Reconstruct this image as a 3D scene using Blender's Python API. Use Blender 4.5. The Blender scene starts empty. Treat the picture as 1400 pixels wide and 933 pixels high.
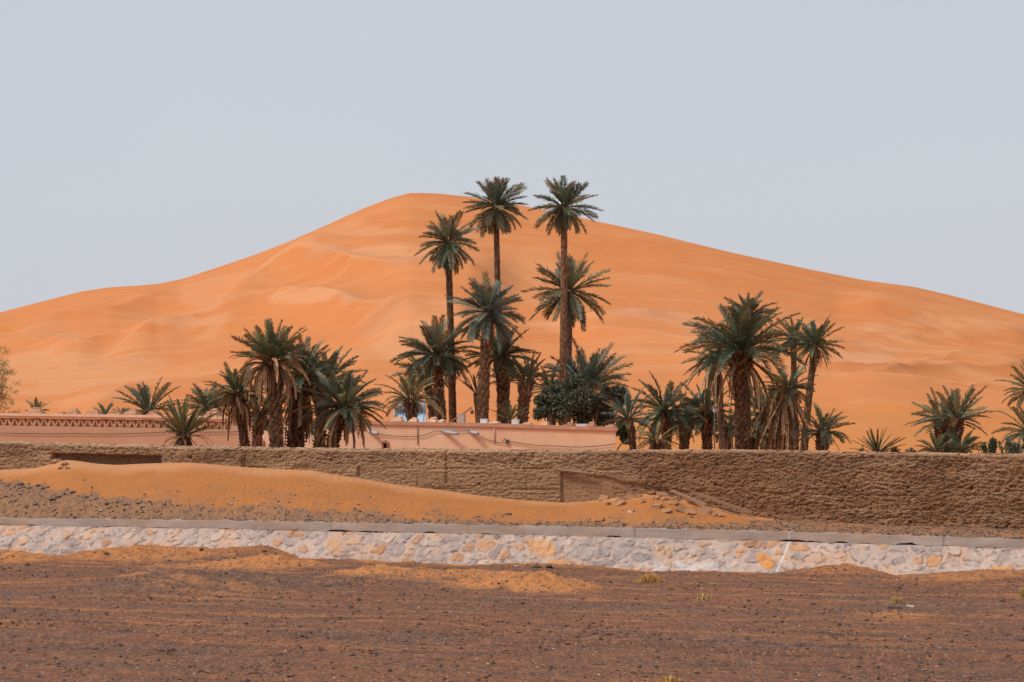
import bpy, math, random
import numpy as np
from mathutils import Vector

# ------------------------------------------------------------------ camera, sky, sun, exposure
C = bpy.context.scene
R = math.radians
F = 85.0 / 36.0 * 1400          # focal length in photo pixels
CZ = 4.0                        # eye height above the lower ground
HOR = 575.0                     # horizon row in the photo
cam_d = bpy.data.cameras.new('camera')
cam_d.lens = 85; cam_d.sensor_width = 36; cam_d.shift_y = (HOR - 466.5) / 1400
cam_d.clip_start = 0.5; cam_d.clip_end = 12000
cam = bpy.data.objects.new('camera', cam_d); C.collection.objects.link(cam)
cam.location = (0, 0, CZ); cam.rotation_euler = (R(90), 0, 0)
C.camera = cam
SUN_EL, SUN_AZ = 54.0, -114.0    # azimuth in degrees, 0 = straight ahead (+Y), negative = to the left
w = bpy.data.worlds.new('World'); C.world = w; w.use_nodes = True
nt = w.node_tree; nt.nodes.clear()
out = nt.nodes.new('ShaderNodeOutputWorld'); mixs = nt.nodes.new('ShaderNodeMixShader')
b1 = nt.nodes.new('ShaderNodeBackground'); b2 = nt.nodes.new('ShaderNodeBackground')
sky = nt.nodes.new('ShaderNodeTexSky'); sky.sky_type = 'NISHITA'; sky.sun_disc = False
sky.sun_elevation = R(SUN_EL); sky.sun_rotation = R(SUN_AZ); sky.dust_density = 6; sky.air_density = 1
b1.inputs['Strength'].default_value = 0.06
nt.links.new(sky.outputs[0], b1.inputs['Color'])
tc = nt.nodes.new('ShaderNodeTexCoord'); sep = nt.nodes.new('ShaderNodeSeparateXYZ')
nt.links.new(tc.outputs['Generated'], sep.inputs[0])
rmp = nt.nodes.new('ShaderNodeValToRGB')                     # dusty overcast veil, paler towards the horizon
cr = rmp.color_ramp
cr.elements[0].position = 0.0; cr.elements[0].color = (0.580, 0.598, 0.632, 1)
cr.elements[1].position = 0.6; cr.elements[1].color = (0.47, 0.505, 0.585, 1)
e = cr.elements.new(0.09); e.color = (0.572, 0.594, 0.645, 1)
e = cr.elements.new(0.20); e.color = (0.545, 0.575, 0.642, 1)
nz = nt.nodes.new('ShaderNodeTexNoise'); nz.inputs['Scale'].default_value = 3.0; nz.inputs['Detail'].default_value = 3
nt.links.new(tc.outputs['Generated'], nz.inputs['Vector'])
ma = nt.nodes.new('ShaderNodeMath'); ma.operation = 'MULTIPLY_ADD'; ma.inputs[1].default_value = 0.20; ma.inputs[2].default_value = -0.10
nt.links.new(nz.outputs[0], ma.inputs[0])
ad = nt.nodes.new('ShaderNodeMath'); ad.operation = 'ADD'
nt.links.new(ma.outputs[0], ad.inputs[0]); nt.links.new(sep.outputs['Z'], ad.inputs[1])
nt.links.new(ad.outputs[0], rmp.inputs[0]); nt.links.new(rmp.outputs[0], b2.inputs['Color'])
b2.inputs['Strength'].default_value = 0.68
mixs.inputs[0].default_value = 0.88
nt.links.new(b1.outputs[0], mixs.inputs[1]); nt.links.new(b2.outputs[0], mixs.inputs[2])
nt.links.new(mixs.outputs[0], out.inputs[0])
sun_d = bpy.data.lights.new('sun', 'SUN'); sun_d.energy = 1.5; sun_d.angle = R(16); sun_d.color = (1.0, 0.94, 0.85)
sun = bpy.data.objects.new('sun', sun_d); C.collection.objects.link(sun)
sv = Vector((math.sin(R(SUN_AZ)) * math.cos(R(SUN_EL)), math.cos(R(SUN_AZ)) * math.cos(R(SUN_EL)), math.sin(R(SUN_EL))))
sun.rotation_euler = sv.to_track_quat('Z', 'Y').to_euler(); sun.location = (-40, 40, 80)
C.view_settings.view_transform = 'Standard'; C.view_settings.look = 'None'
C.view_settings.exposure = 0.74; C.view_settings.gamma = 1; C.view_settings.use_curve_mapping = False

# ------------------------------------------------------------------ helpers
def wx(px, Y): return (px - 700.0) / F * Y
def wz(py, Y): return CZ - (py - HOR) / F * Y
def smooth(a, b, x):
    t = np.clip((x - a) / (b - a), 0, 1); return t * t * (3 - 2 * t)
def hsh(ix, iy, seed):
    with np.errstate(over='ignore'):
        h = (ix.astype(np.int64) * 374761393 + iy.astype(np.int64) * 668265263 + seed * 1274126177) & 0xffffffff
        h = ((h ^ (h >> 13)) * 1103515245) & 0xffffffff
        h = ((h ^ (h >> 15)) * 2246822519) & 0xffffffff
    return ((h ^ (h >> 16)) & 0xffffff) / float(0xffffff)
def vn(x, y, seed=0):
    x, y = np.broadcast_arrays(np.asarray(x, float), np.asarray(y, float))
    ix = np.floor(x); iy = np.floor(y); fx = x - ix; fy = y - iy
    def g(dx, dy):
        a = hsh(ix + dx, iy + dy, seed) * 6.28318
        return np.cos(a) * (fx - dx) + np.sin(a) * (fy - dy)
    ux = fx * fx * fx * (fx * (fx * 6 - 15) + 10); uy = fy * fy * fy * (fy * (fy * 6 - 15) + 10)
    return 1.5 * ((g(0, 0) * (1 - ux) + g(1, 0) * ux) * (1 - uy) + (g(0, 1) * (1 - ux) + g(1, 1) * ux) * uy)
def fbm(x, y, seed=0, o=4, gain=0.5):
    s = 0; a = 1.0; f = 1.0
    for k in range(o):
        s = s + a * vn(x * f + 17.3 * k, y * f - 9.1 * k, seed + k); a *= gain; f *= 2.03
    return s
def voro(u, v, seed, jit=0.9):
    iu = np.floor(u); iv = np.floor(v)
    f1 = np.full(u.shape, 9.0); f2 = np.full(u.shape, 9.0); cid = np.zeros(u.shape)
    for du in (-1, 0, 1):
        for dv in (-1, 0, 1):
            cu = iu + du; cv = iv + dv
            d = np.hypot(cu + 0.5 + jit * (hsh(cu, cv, seed) - 0.5) - u, cv + 0.5 + jit * (hsh(cu, cv, seed + 7) - 0.5) - v)
            n = d < f1
            f2 = np.where(n, f1, np.minimum(f2, d)); cid = np.where(n, hsh(cu, cv, seed + 13), cid); f1 = np.where(n, d, f1)
    return f1, f2, cid
def lerp(a, b, t): return np.asarray(a) * (1 - t[..., None]) + np.asarray(b) * t[..., None]

def mesh_np(name, V, faces, mat, parent=None, cols=None, attrs=None, sm=True):
    """faces: list of int arrays (n,k)"""
    me = bpy.data.meshes.new(name)
    V = np.ascontiguousarray(V, dtype=np.float32)
    faces = [np.asarray(f) for f in faces if len(f)]
    me.vertices.add(len(V)); me.vertices.foreach_set('co', V.ravel())
    loops = np.concatenate([f.ravel() for f in faces]).astype(np.int32)
    sizes = np.concatenate([np.full(len(f), f.shape[1]) for f in faces])
    starts = np.concatenate([[0], np.cumsum(sizes)[:-1]]).astype(np.int32)
    me.loops.add(len(loops)); me.loops.foreach_set('vertex_index', loops)
    me.polygons.add(len(sizes)); me.polygons.foreach_set('loop_start', starts)
    me.polygons.foreach_set('use_smooth', np.full(len(sizes), sm))
    me.update(calc_edges=True); me.validate()
    if cols is not None:
        a = me.color_attributes.new('Col', 'FLOAT_COLOR', 'POINT')
        c4 = np.ones((len(V), 4), np.float32); c4[:, :3] = np.clip(cols, 0, 1); a.data.foreach_set('color', c4.ravel())
    for k, val in (attrs or {}).items():
        a = me.attributes.new(k, 'FLOAT', 'POINT'); a.data.foreach_set('value', np.ascontiguousarray(val, np.float32).ravel())
    me.materials.append(mat)
    o = bpy.data.objects.new(name, me); C.collection.objects.link(o)
    if parent: o.parent = parent
    return o
def gridf(nr, nc):
    i = np.arange(nr - 1)[:, None] * nc + np.arange(nc - 1)[None, :]
    return np.stack([i, i + 1, i + nc + 1, i + nc], -1).reshape(-1, 4)
def grid(name, X, Y, Z, mat, cols=None, attrs=None, parent=None):
    V = np.stack([X, Y, Z], -1).reshape(-1, 3)
    return mesh_np(name, V, [gridf(*X.shape)], mat, parent, None if cols is None else cols.reshape(-1, 3), attrs)
class MB:
    """collects shapes for ONE mesh object"""
    def __init__(s): s.V = []; s.Q = []; s.T = []; s.c = []; s.n = 0
    def add(s, V, Q=None, T=None, col=(1, 1, 1)):
        V = np.asarray(V, float).reshape(-1, 3)
        if Q is not None and len(Q): s.Q.append(np.asarray(Q) + s.n)
        if T is not None and len(T): s.T.append(np.asarray(T) + s.n)
        col = np.asarray(col, float)
        s.c.append(np.broadcast_to(col, V.shape)); s.V.append(V); s.n += len(V)
    def box(s, c, d, rz=0, col=(1, 1, 1), bev=0.0, jit=0, rng=None, M=None):
        x, y, z = [q / 2 for q in d]
        if bev:
            b = bev; P = []
            for (zz, i) in ((-z, b), (-z + b, 0), (z - b, 0), (z, b)):
                P += [(-x + i, -y + i, zz), (x - i, -y + i, zz), (x - i, y - i, zz), (-x + i, y - i, zz)]
            Q = [(3, 2, 1, 0), (12, 13, 14, 15)]
            for k in range(3):
                for j in range(4): Q.append((k * 4 + j, k * 4 + (j + 1) % 4, k * 4 + 4 + (j + 1) % 4, k * 4 + 4 + j))
        else:
            P = [(-x, -y, -z), (x, -y, -z), (x, y, -z), (-x, y, -z), (-x, -y, z), (x, -y, z), (x, y, z), (-x, y, z)]
            Q = [(3, 2, 1, 0), (4, 5, 6, 7), (0, 1, 5, 4), (1, 2, 6, 5), (2, 3, 7, 6), (3, 0, 4, 7)]
        P = np.array(P)
        if jit: P = P + rng.normal(0, jit, P.shape)
        if M is not None: P = P @ np.asarray(M).T
        ca, sa = math.cos(rz), math.sin(rz)
        P = np.stack([P[:, 0] * ca - P[:, 1] * sa, P[:, 0] * sa + P[:, 1] * ca, P[:, 2]], -1) + np.asarray(c)
        s.add(P, Q, col=col)
    def tube(s, pts, r, n=8, col=(1, 1, 1), cap=True):
        pts = np.asarray(pts, float); m = len(pts); r = np.broadcast_to(np.asarray(r, float), (m,))
        T = np.gradient(pts, axis=0); T /= np.linalg.norm(T, axis=1)[:, None] + 1e-9
        ref = np.array([0, 0, 1.0]) if abs(T[0][2]) < 0.9 else np.array([0, 1.0, 0])
        S = np.cross(T, ref); S /= np.linalg.norm(S, axis=1)[:, None] + 1e-9
        N = np.cross(S, T); a = np.arange(n) / n * 2 * math.pi
        V = pts[:, None] + r[:, None, None] * (np.cos(a)[None, :, None] * S[:, None] + np.sin(a)[None, :, None] * N[:, None])
        i = np.arange(m - 1)[:, None] * n; j = np.arange(n)[None]; k = (j + 1) % n
        Q = np.stack(np.broadcast_arrays(i + j, i + k, i + n + k, i + n + j), -1).reshape(-1, 4)
        Tn = []
        V = V.reshape(-1, 3)
        if cap:
            V = np.vstack([V, pts[0], pts[-1]])
            for q in range(n):
                Tn.append((m * n, (q + 1) % n, q)); Tn.append((m * n + 1, (m - 1) * n + q, (m - 1) * n + (q + 1) % n))
        s.add(V, Q, Tn, col=col)
    def build(s, name, mat, parent=None, sm=False):
        return mesh_np(name, np.vstack(s.V), [np.vstack(x) for x in (s.Q, s.T) if x], mat, parent, np.vstack(s.c), None, sm)
def tag(o, label=None, cat=None, group=None, kind=None):
    if label: o['label'] = label
    if cat: o['category'] = cat
    if group: o['group'] = group
    if kind: o['kind'] = kind
    return o
def empty(name, loc):
    o = bpy.data.objects.new(name, None); C.collection.objects.link(o); o.location = loc; o.empty_display_size = 0.3
    return o
def keep(child, root):          # parts are modelled in world space: parent them without moving them
    child.parent = root; child.matrix_parent_inverse = root.matrix_world.inverted() if False else child.matrix_parent_inverse
    child.location = -Vector(root.location)
    return child

# ------------------------------------------------------------------ materials
def material(name, base=None, rough=0.9, spec=0.2, attr=None, layers=(), bumps=(), metallic=0.0, transl=0.0, coords='Object'):
    """base colour or vertex colour (attr='Col'), then noise layers [(scale3, detail, lo, hi, mode, colA, colB, fac)] and bumps [(scale3, detail, strength, dist, kind)]"""
    m = bpy.data.materials.new(name); m.use_nodes = True; t = m.node_tree; N = t.nodes; L = t.links
    bs = N['Principled BSDF']; bs.inputs['Roughness'].default_value = rough; bs.inputs['Metallic'].default_value = metallic
    bs.inputs['Specular IOR Level'].default_value = spec
    co = N.new('ShaderNodeTexCoord')
    def vec(scale, rot=0):
        mp = N.new('ShaderNodeMapping'); mp.inputs['Scale'].default_value = scale
        v = co.outputs[coords]
        if rot:
            mr = N.new('ShaderNodeMapping'); mr.inputs['Rotation'].default_value = (0, 0, rot); L.new(v, mr.inputs[0]); v = mr.outputs[0]
        L.new(v, mp.inputs[0]); return mp.outputs[0]
    if attr:
        at = N.new('ShaderNodeAttribute'); at.attribute_name = attr; cur = at.outputs['Color']
    else:
        rg = N.new('ShaderNodeRGB'); rg.outputs[0].default_value = (*base, 1); cur = rg.outputs[0]
    for ly in layers:
        kind = ly.get('kind', 'noise')
        if kind == 'attr':
            a = N.new('ShaderNodeAttribute'); a.attribute_name = ly['attr']; src = a.outputs['Fac']
        elif kind == 'voro':
            vo = N.new('ShaderNodeTexVoronoi'); vo.inputs['Scale'].default_value = 1; L.new(vec(ly['scale'], ly.get('rot', 0)), vo.inputs['Vector'])
            sp = N.new('ShaderNodeSeparateColor'); L.new(vo.outputs['Color'], sp.inputs[0]); src = sp.outputs[0]
        else:
            no = N.new('ShaderNodeTexNoise'); no.inputs['Scale'].default_value = 1; no.inputs['Detail'].default_value = ly.get('detail', 4)
            no.inputs['Roughness'].default_value = ly.get('nr', 0.55)
            L.new(vec(ly['scale'], ly.get('rot', 0)), no.inputs['Vector']); src = no.outputs[0]
        mr = N.new('ShaderNodeMapRange'); mr.inputs[1].default_value = ly.get('lo', 0.35); mr.inputs[2].default_value = ly.get('hi', 0.65)
        mr.inputs[3].default_value = 0; mr.inputs[4].default_value = ly.get('fac', 1.0)
        L.new(src, mr.inputs[0]); fac = mr.outputs[0]
        if 'mask' in ly:
            a = N.new('ShaderNodeAttribute'); a.attribute_name = ly['mask']
            mm = N.new('ShaderNodeMath'); mm.operation = 'MULTIPLY'; L.new(fac, mm.inputs[0])
            if ly.get('inv'):
                iv = N.new('ShaderNodeMath'); iv.operation = 'SUBTRACT'; iv.inputs[0].default_value = 1; L.new(a.outputs['Fac'], iv.inputs[1]); L.new(iv.outputs[0], mm.inputs[1])
            else: L.new(a.outputs['Fac'], mm.inputs[1])
            fac = mm.outputs[0]
        mx = N.new('ShaderNodeMix'); mx.data_type = 'RGBA'; mx.blend_type = ly.get('mode', 'MIX')
        L.new(fac, mx.inputs[0]); L.new(cur, mx.inputs[6]); mx.inputs[7].default_value = (*ly['col'], 1)
        cur = mx.outputs[2]
    L.new(cur, bs.inputs['Base Color'])
    prev = None
    for b in bumps:
        if b.get('kind') == 'wave':
            no = N.new('ShaderNodeTexWave'); no.inputs['Scale'].default_value = 1; no.inputs['Distortion'].default_value = 6; no.inputs['Detail'].default_value = 2
            no.inputs['Detail Scale'].default_value = 1.2
            L.new(vec(b['scale'], b.get('rot', 0)), no.inputs['Vector']); h = no.outputs['Fac']
        else:
            no = N.new('ShaderNodeTexNoise'); no.inputs['Scale'].default_value = 1; no.inputs['Detail'].default_value = b.get('detail', 4)
            L.new(vec(b['scale'], b.get('rot', 0)), no.inputs['Vector']); h = no.outputs[0]
        if 'mask' in b:
            a = N.new('ShaderNodeAttribute'); a.attribute_name = b['mask']
            mm = N.new('ShaderNodeMath'); mm.operation = 'MULTIPLY'; L.new(h, mm.inputs[0]); L.new(a.outputs['Fac'], mm.inputs[1]); h = mm.outputs[0]
        bp = N.new('ShaderNodeBump'); bp.inputs['Strength'].default_value = b.get('strength', 0.5); bp.inputs['Distance'].default_value = b.get('dist', 0.02)
        L.new(h, bp.inputs['Height'])
        if prev: L.new(prev, bp.inputs['Normal'])
        prev = bp.outputs[0]
    if prev: L.new(prev, bs.inputs['Normal'])
    if transl:
        tr = N.new('ShaderNodeBsdfTranslucent'); L.new(cur, tr.inputs[0])
        ms = N.new('ShaderNodeMixShader'); ms.inputs[0].default_value = transl
        L.new(bs.outputs[0], ms.inputs[1]); L.new(tr.outputs[0], ms.inputs[2]); L.new(ms.outputs[0], N['Material Output'].inputs[0])
    return m
WR = math.atan(0.355)           # walls run at this angle: right end nearer
M = {}
M['dune'] = material('dune_sand', (0.59, 0.205, 0.064), 0.95, 0.1, layers=[
    dict(scale=(.010, .018, .03), detail=6, lo=.38, hi=.66, col=(0.63, 0.240, 0.086), fac=.75),
    dict(kind='attr', attr='pale', lo=0, hi=1, col=(0.66, 0.315, 0.155), fac=.85),  # ridge shading put into the colour, plus pinkish coarse sand on the flats
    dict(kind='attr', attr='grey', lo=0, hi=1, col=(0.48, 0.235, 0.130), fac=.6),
    dict(scale=(.012, .09, .2), rot=.25, detail=6, lo=.50, hi=.72, col=(0.66, 0.32, 0.15), fac=.45),
    dict(kind='attr', attr='near', lo=0, hi=1, col=(0.55, 0.215, 0.055), fac=.8),
    ], bumps=[dict(scale=(.25, .6, .6), detail=5, strength=.5, dist=.25)])
M['ground'] = material('gravel_ground', (0.190, 0.083, 0.046), 0.95, 0.15, layers=[
    dict(scale=(.10, .22, 1), rot=WR, detail=6, lo=.42, hi=.62, col=(0.258, 0.099, 0.044), fac=.75),
    dict(scale=(.040, 1.3, 1), rot=WR, detail=8, nr=.7, lo=.44, hi=.68, col=(0.134, 0.071, 0.050), fac=.85),
    dict(scale=(.07, 5.0, 1), rot=WR, detail=7, nr=.65, lo=.53, hi=.72, col=(0.378, 0.136, 0.048), fac=.7),
    dict(kind='attr', attr='dark', lo=0, hi=1, col=(0.144, 0.083, 0.059), fac=.85),
    dict(scale=(.018, 8.0, 1), rot=WR, detail=6, nr=.7, lo=.54, hi=.70, col=(0.090, 0.052, 0.040), fac=.7),
    dict(kind='attr', attr='track', lo=0, hi=1, col=(0.060, 0.042, 0.038), fac=.95),
    dict(kind='attr', attr='sand', lo=0, hi=1, col=(0.55, 0.215, 0.066), fac=.95),
    dict(scale=(7, 3, 7), detail=6, lo=.45, hi=.75, col=(0.102, 0.057, 0.042), fac=.65),
    dict(scale=(3, 1.2, 3), detail=6, lo=.55, hi=.75, col=(0.396, 0.172, 0.083), fac=.5),
    dict(kind='voro', scale=(30, 10, 24), lo=.80, hi=.95, col=(0.432, 0.230, 0.138), fac=.45),
    dict(kind='voro', scale=(21, 7, 16), lo=.80, hi=.92, col=(0.072, 0.048, 0.040), fac=.5),
    ], bumps=[dict(scale=(14, 8, 14), detail=5, strength=.8, dist=.05), dict(scale=(.3, 3, 1), rot=WR, detail=4, strength=.4, dist=.06)])
M['terrace'] = material('terrace_ground', (0.29, 0.152, 0.086), 0.95, 0.1, layers=[
    dict(scale=(.5, .7, 1), detail=6, lo=.42, hi=.62, col=(0.37, 0.18, 0.085), fac=.7),
    dict(scale=(9, 5, 9), detail=6, lo=.45, hi=.72, col=(0.15, 0.092, 0.062), fac=.6),
    dict(kind='voro', scale=(14, 6, 10), lo=.72, hi=.92, col=(0.10, 0.075, 0.065), fac=.6),
    dict(kind='attr', attr='sand', lo=0, hi=1, col=(0.46, 0.172, 0.052), fac=.97),
    dict(scale=(.6, 1.4, 2), detail=6, lo=.46, hi=.70, col=(0.36, 0.145, 0.052), fac=.6, mask='sand'),
    dict(scale=(11, 6, 11), detail=5, lo=.47, hi=.72, col=(0.30, 0.12, 0.042), fac=.42, mask='sand'),
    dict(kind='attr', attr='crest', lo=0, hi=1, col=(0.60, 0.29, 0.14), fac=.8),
    ], bumps=[dict(scale=(12, 10, 12), detail=5, strength=.6, dist=.04),
              dict(kind='wave', scale=(2.6, 0.9, 2.2), rot=.5, strength=.5, dist=.03, mask='ripple')])
M['mud'] = material('mud_wall', None, 0.97, 0.05, attr='Col', layers=[
    dict(scale=(7, 7, 16), detail=6, lo=.40, hi=.75, col=(0.12, 0.072, 0.045), fac=.45),
    dict(scale=(16, 16, 60), detail=4, lo=.58, hi=.75, col=(0.42, 0.27, 0.165), fac=.45),
    ], bumps=[dict(scale=(14, 14, 34), detail=5, strength=1.0, dist=.06)])
M['stone'] = material('mortared_stone', None, 0.9, 0.2, attr='Col', layers=[
    dict(scale=(9, 9, 9), detail=6, lo=.45, hi=.75, col=(0.30, 0.22, 0.19), fac=.4)],
    bumps=[dict(scale=(22, 22, 22), detail=5, strength=.6, dist=.02)])
M['coping'] = material('grey_concrete', None, 0.9, 0.2, attr='Col', layers=[
    dict(scale=(1.2, 1.2, 7), detail=6, lo=.4, hi=.7, col=(0.34, 0.255, 0.21), fac=.55),
    dict(scale=(20, 20, 20), detail=4, lo=.5, hi=.8, col=(0.18, 0.14, 0.125), fac=.3)],
    bumps=[dict(scale=(16, 16, 30), detail=5, strength=.35, dist=.015)])
M['plaster'] = material('pink_plaster', (0.76, 0.47, 0.30), 0.95, 0.1, layers=[
    dict(scale=(.25, .25, .5), detail=6, lo=.40, hi=.65, col=(0.80, 0.56, 0.40), fac=.7),
    dict(scale=(1.6, 1.6, .35), detail=6, lo=.52, hi=.75, col=(0.60, 0.34, 0.20), fac=.5),
    dict(scale=(14, 14, 14), detail=4, lo=.5, hi=.8, col=(0.50, 0.28, 0.17), fac=.35)],
    bumps=[dict(scale=(10, 10, 10), detail=5, strength=.4, dist=.02)])
M['plaster_dark'] = material('brown_plaster', (0.54, 0.30, 0.185), 0.95, 0.1, layers=[
    dict(scale=(.35, .35, .6), detail=6, lo=.40, hi=.65, col=(0.60, 0.36, 0.235), fac=.7),
    dict(scale=(10, 10, 10), detail=5, lo=.5, hi=.8, col=(0.32, 0.17, 0.105), fac=.4)],
    bumps=[dict(scale=(10, 10, 10), detail=5, strength=.5, dist=.02)])
M['frond'] = material('palm_frond', None, 0.45, 0.4, attr='Col', transl=.15)
M['dry'] = material('dry_frond', None, 0.8, 0.1, attr='Col', transl=.12)
M['trunk'] = material('palm_trunk', None, 0.95, 0.05, attr='Col', layers=[
    dict(scale=(9, 9, 20), detail=5, lo=.4, hi=.75, col=(0.06, 0.036, 0.026), fac=.5)], bumps=[dict(scale=(12, 12, 25), detail=4, strength=.6, dist=.03)])
M['leaf'] = material('small_leaf', None, 0.55, 0.25, attr='Col', transl=.15)
M['rock'] = material('rubble', None, 0.9, 0.15, attr='Col', layers=[
    dict(scale=(12, 12, 12), detail=5, lo=.4, hi=.75, col=(0.10, 0.075, 0.065), fac=.35)], bumps=[dict(scale=(18, 18, 18), detail=5, strength=.6, dist=.03)])
M['wood'] = material('weathered_wood', None, 0.9, 0.1, attr='Col', layers=[
    dict(scale=(2, 30, 30), detail=5, lo=.4, hi=.7, col=(0.16, 0.10, 0.065), fac=.5)])
M['steel'] = material('galvanised_steel', (0.42, 0.44, 0.48), 0.6, 0.4, metallic=.4, layers=[
    dict(scale=(4, 4, 4), detail=4, lo=.4, hi=.7, col=(0.32, 0.34, 0.38), fac=.5)])
M['panel'] = material('collector_glass', (0.40, 0.55, 0.70), 0.12, 0.5, layers=[
    dict(scale=(3, 3, 3), detail=3, lo=.4, hi=.7, col=(0.50, 0.62, 0.74), fac=.5)])
M['paint'] = material('painted_metal', None, 0.6, 0.3, attr='Col', layers=[
    dict(scale=(8, 8, 8), detail=5, lo=.5, hi=.8, col=(0.30, 0.24, 0.20), fac=.3)])

# ------------------------------------------------------------------ lines of the place
def ybase(x): return 66.1 - 0.355 * x       # foot of the stone revetment
def ywall(x): return 71.9 - 0.355 * x       # front of the mud wall
def ybld(x): return 89.25 - 0.332 * x       # front of the house
def y_at(px, c0, k):                        # depth where the pixel column meets the line Y = c0 - k x
    return c0 / (1 + k * (px - 700.0) / F)
def ip(px, pts): 
    p = np.array(pts, float); return np.interp(px, p[:, 0], p[:, 1])
pxw = np.arange(-640, 2041, 2.0)
def blur(a, n): 
    k = np.ones(n) / n; return np.convolve(np.pad(a, (n // 2, n - 1 - n // 2), mode='edge'), k, 'valid')

# ---- lower gravel ground with its mounds and the earth banked against the revetment
vis_bottom = [(-600, 758), (0, 752), (30, 752), (50, 758), (70, 763), (100, 757), (150, 751), (210, 750), (300, 751), (335, 749), (365, 747), (392, 755), (410, 764), (500, 765),
              (600, 770), (650, 771), (700, 770), (800, 771), (850, 777), (880, 782), (1000, 783), (1060, 784), (1100, 779), (1150, 776), (1190, 780), (1225, 789), (1250, 787), (1290, 783), (1350, 782), (1400, 780), (2000, 800)]
RUN = 0.62
def face_top(px):               # height of the top of the stone face
    Y = y_at(px, 66.1 + RUN, .355)
    return wz(ip(px, [(-600, 703), (0, 718), (300, 723), (500, 728), (700, 731), (1050, 740), (1400, 750), (2000, 766)]), Y)
def coping_top(px):
    Y = y_at(px, 66.1 + RUN, .355)
    return wz(ip(px, [(-600, 693), (0, 708), (300, 711.5), (700, 718.5), (1050, 726), (1400, 737.5), (2000, 752)]), Y)
def berm_z(px):                 # ground height at the revetment
    h = face_top(px); z = np.zeros_like(px, float)
    for _ in range(4):
        Y = y_at(px, 66.1 + RUN * np.clip(z / h, 0, 1), .355); z = wz(ip(px, vis_bottom), Y)
    return z
rows = np.concatenate([np.linspace(-25, 33, 16), 34 + np.cumsum(np.linspace(.06, .11, 380))]); 
rows = rows[rows < 60]
pxg = np.concatenate([np.linspace(-2600, -170, 40), np.arange(-160, 1561, 2.5), np.linspace(1570, 4000, 40)])
yb = y_at(pxg, 66.1 + RUN, .355)
tn = np.linspace(0, 1, 150)
# rows: up to 50 m straight, then fan to the revetment line of each column
Yg = np.concatenate([np.repeat(rows[rows < 50][:, None], len(pxg), 1), 50 + (yb[None] + .05 - 50) * tn[1:, None]], 0)
PXg = np.broadcast_to(pxg[None], Yg.shape)
Xg = np.where(Yg > 4, (PXg - 700) / F * Yg, (PXg - 700) / F * 4 * 12)
Xg = (PXg - 700) / F * np.maximum(Yg, 30)
zg = 0.05 * fbm(Xg * .25, Yg * .25, 3, 4) + 0.018 * fbm(Xg * 2.2, Yg * 2.2, 5, 4)
track = np.zeros_like(zg)
# tracks parallel to the walls
q = Yg + .355 * Xg
for q0, a_, w_ in ((43.4, -.06, .30), (43.9, .03, .12), (45.2, -.05, .24), (41.3, -.03, .2), (40.0, -.02, .2), (47.8, -.03, .2)):
    tr_ = np.exp(-((q - q0 + .15 * vn(Xg * .1, q * 0, 9)) / w_) ** 2); zg = zg + a_ * tr_; track = np.maximum(track, tr_ * smooth(-.25, .35, fbm(Xg * .5, q * 4, 8, 3)) * (a_ < 0))
bz = berm_z(pxg)
d = yb[None] - RUN * np.clip(bz / face_top(pxg), 0, 1)[None] - Yg
bw = (0.9 + 1.3 * (0.5 + 0.5 * vn(pxg * .02, pxg * 0, 21)))[None]
bt = np.exp(-np.clip(d, 0, 99) ** 1.5 / bw ** 1.5) * smooth(8, 2, d)
zg = zg * (1 - smooth(1.0, 0., d)) + bz[None] * bt + (.03 * fbm(Xg * 3, Yg * 3, 31, 4)) * bt * smooth(0, .4, d)
sand = np.zeros_like(zg); dark = np.zeros_like(zg)
lump = fbm(Xg * 1.7, Yg * 1.7, 41, 4)
def mound(px, py0, Y, h, sx, sy, sandy, skew=0):
    global zg, sand, dark
    x0 = wx(px, Y); dx = (Xg - x0) - skew * (Yg - Y); dy = Yg - Y
    g = np.exp(-np.abs(dx / sx) ** 1.6 - np.abs(dy / sy) ** 1.8)
    zg = zg + h * g * (1 + .34 * lump)
    t = smooth(.10, .45, g * (1 + .5 * lump))
    if sandy > 0: sand = np.maximum(sand, t * sandy)
    else: dark = np.maximum(dark, t * -sandy)
mound(372, 0, 65.6, .21, 1.25, 1.6, .85); mound(330, 0, 65.8, .06, 2.0, 1.5, .7)
mound(520, 0, 62.0, .22, .95, 2.0, .9); mound(600, 0, 61.0, .10, 1.8, 1.6, .7)
mound(745, 0, 57.5, .27, 1.1, 2.2, .95); mound(690, 0, 58.5, .13, 1.2, 2.0, .8)
mound(15, 0, 68.0, .25, 1.0, 1.4, .8); mound(180, 0, 69.5, .12, 3.0, 1.4, .65)
mound(330, 0, 58.5, .27, 2.3, 3.0, -.9); mound(215, 0, 57.0, .22, 1.6, 2.5, -.8); mound(190, 0, 60.5, .12, .5, 1.0, .7)
mound(650, 0, 60.0, .12, 1.8, 2.0, -.8); mound(1225, 0, 49.5, .06, .8, 1.0, .5); mound(1150, 0, 63.0, .12, 1.2, 1.0, .4); mound(1330, 0, 61.0, .12, 1.6, .9, .5)
sand = np.maximum(sand, smooth(.35, .75, bt) * (.25 + .55 * smooth(-.2, .5, fbm(Xg * .6, Yg * .6, 71, 3))))
sand = np.maximum(sand, .42 * smooth(.18, .6, fbm(Xg * .22 + 5, q * 1.4, 77, 5)) * smooth(30, 60, Yg))
dark = np.maximum(dark, .7 * smooth(.1, .6, fbm(Xg * .15, q * .5, 83, 4)))
sand = np.clip(sand * (1.15 + .6 * fbm(Xg * 3, Yg * 3, 91, 4)), 0, 1)
ground = grid('ground', Xg, Yg, zg, M['ground'], attrs={'sand': sand, 'dark': dark, 'track': track * (1 - sand)}); tag(ground, kind='structure')
GX, GY, GZ, GS = Xg, Yg, zg, sand
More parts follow.
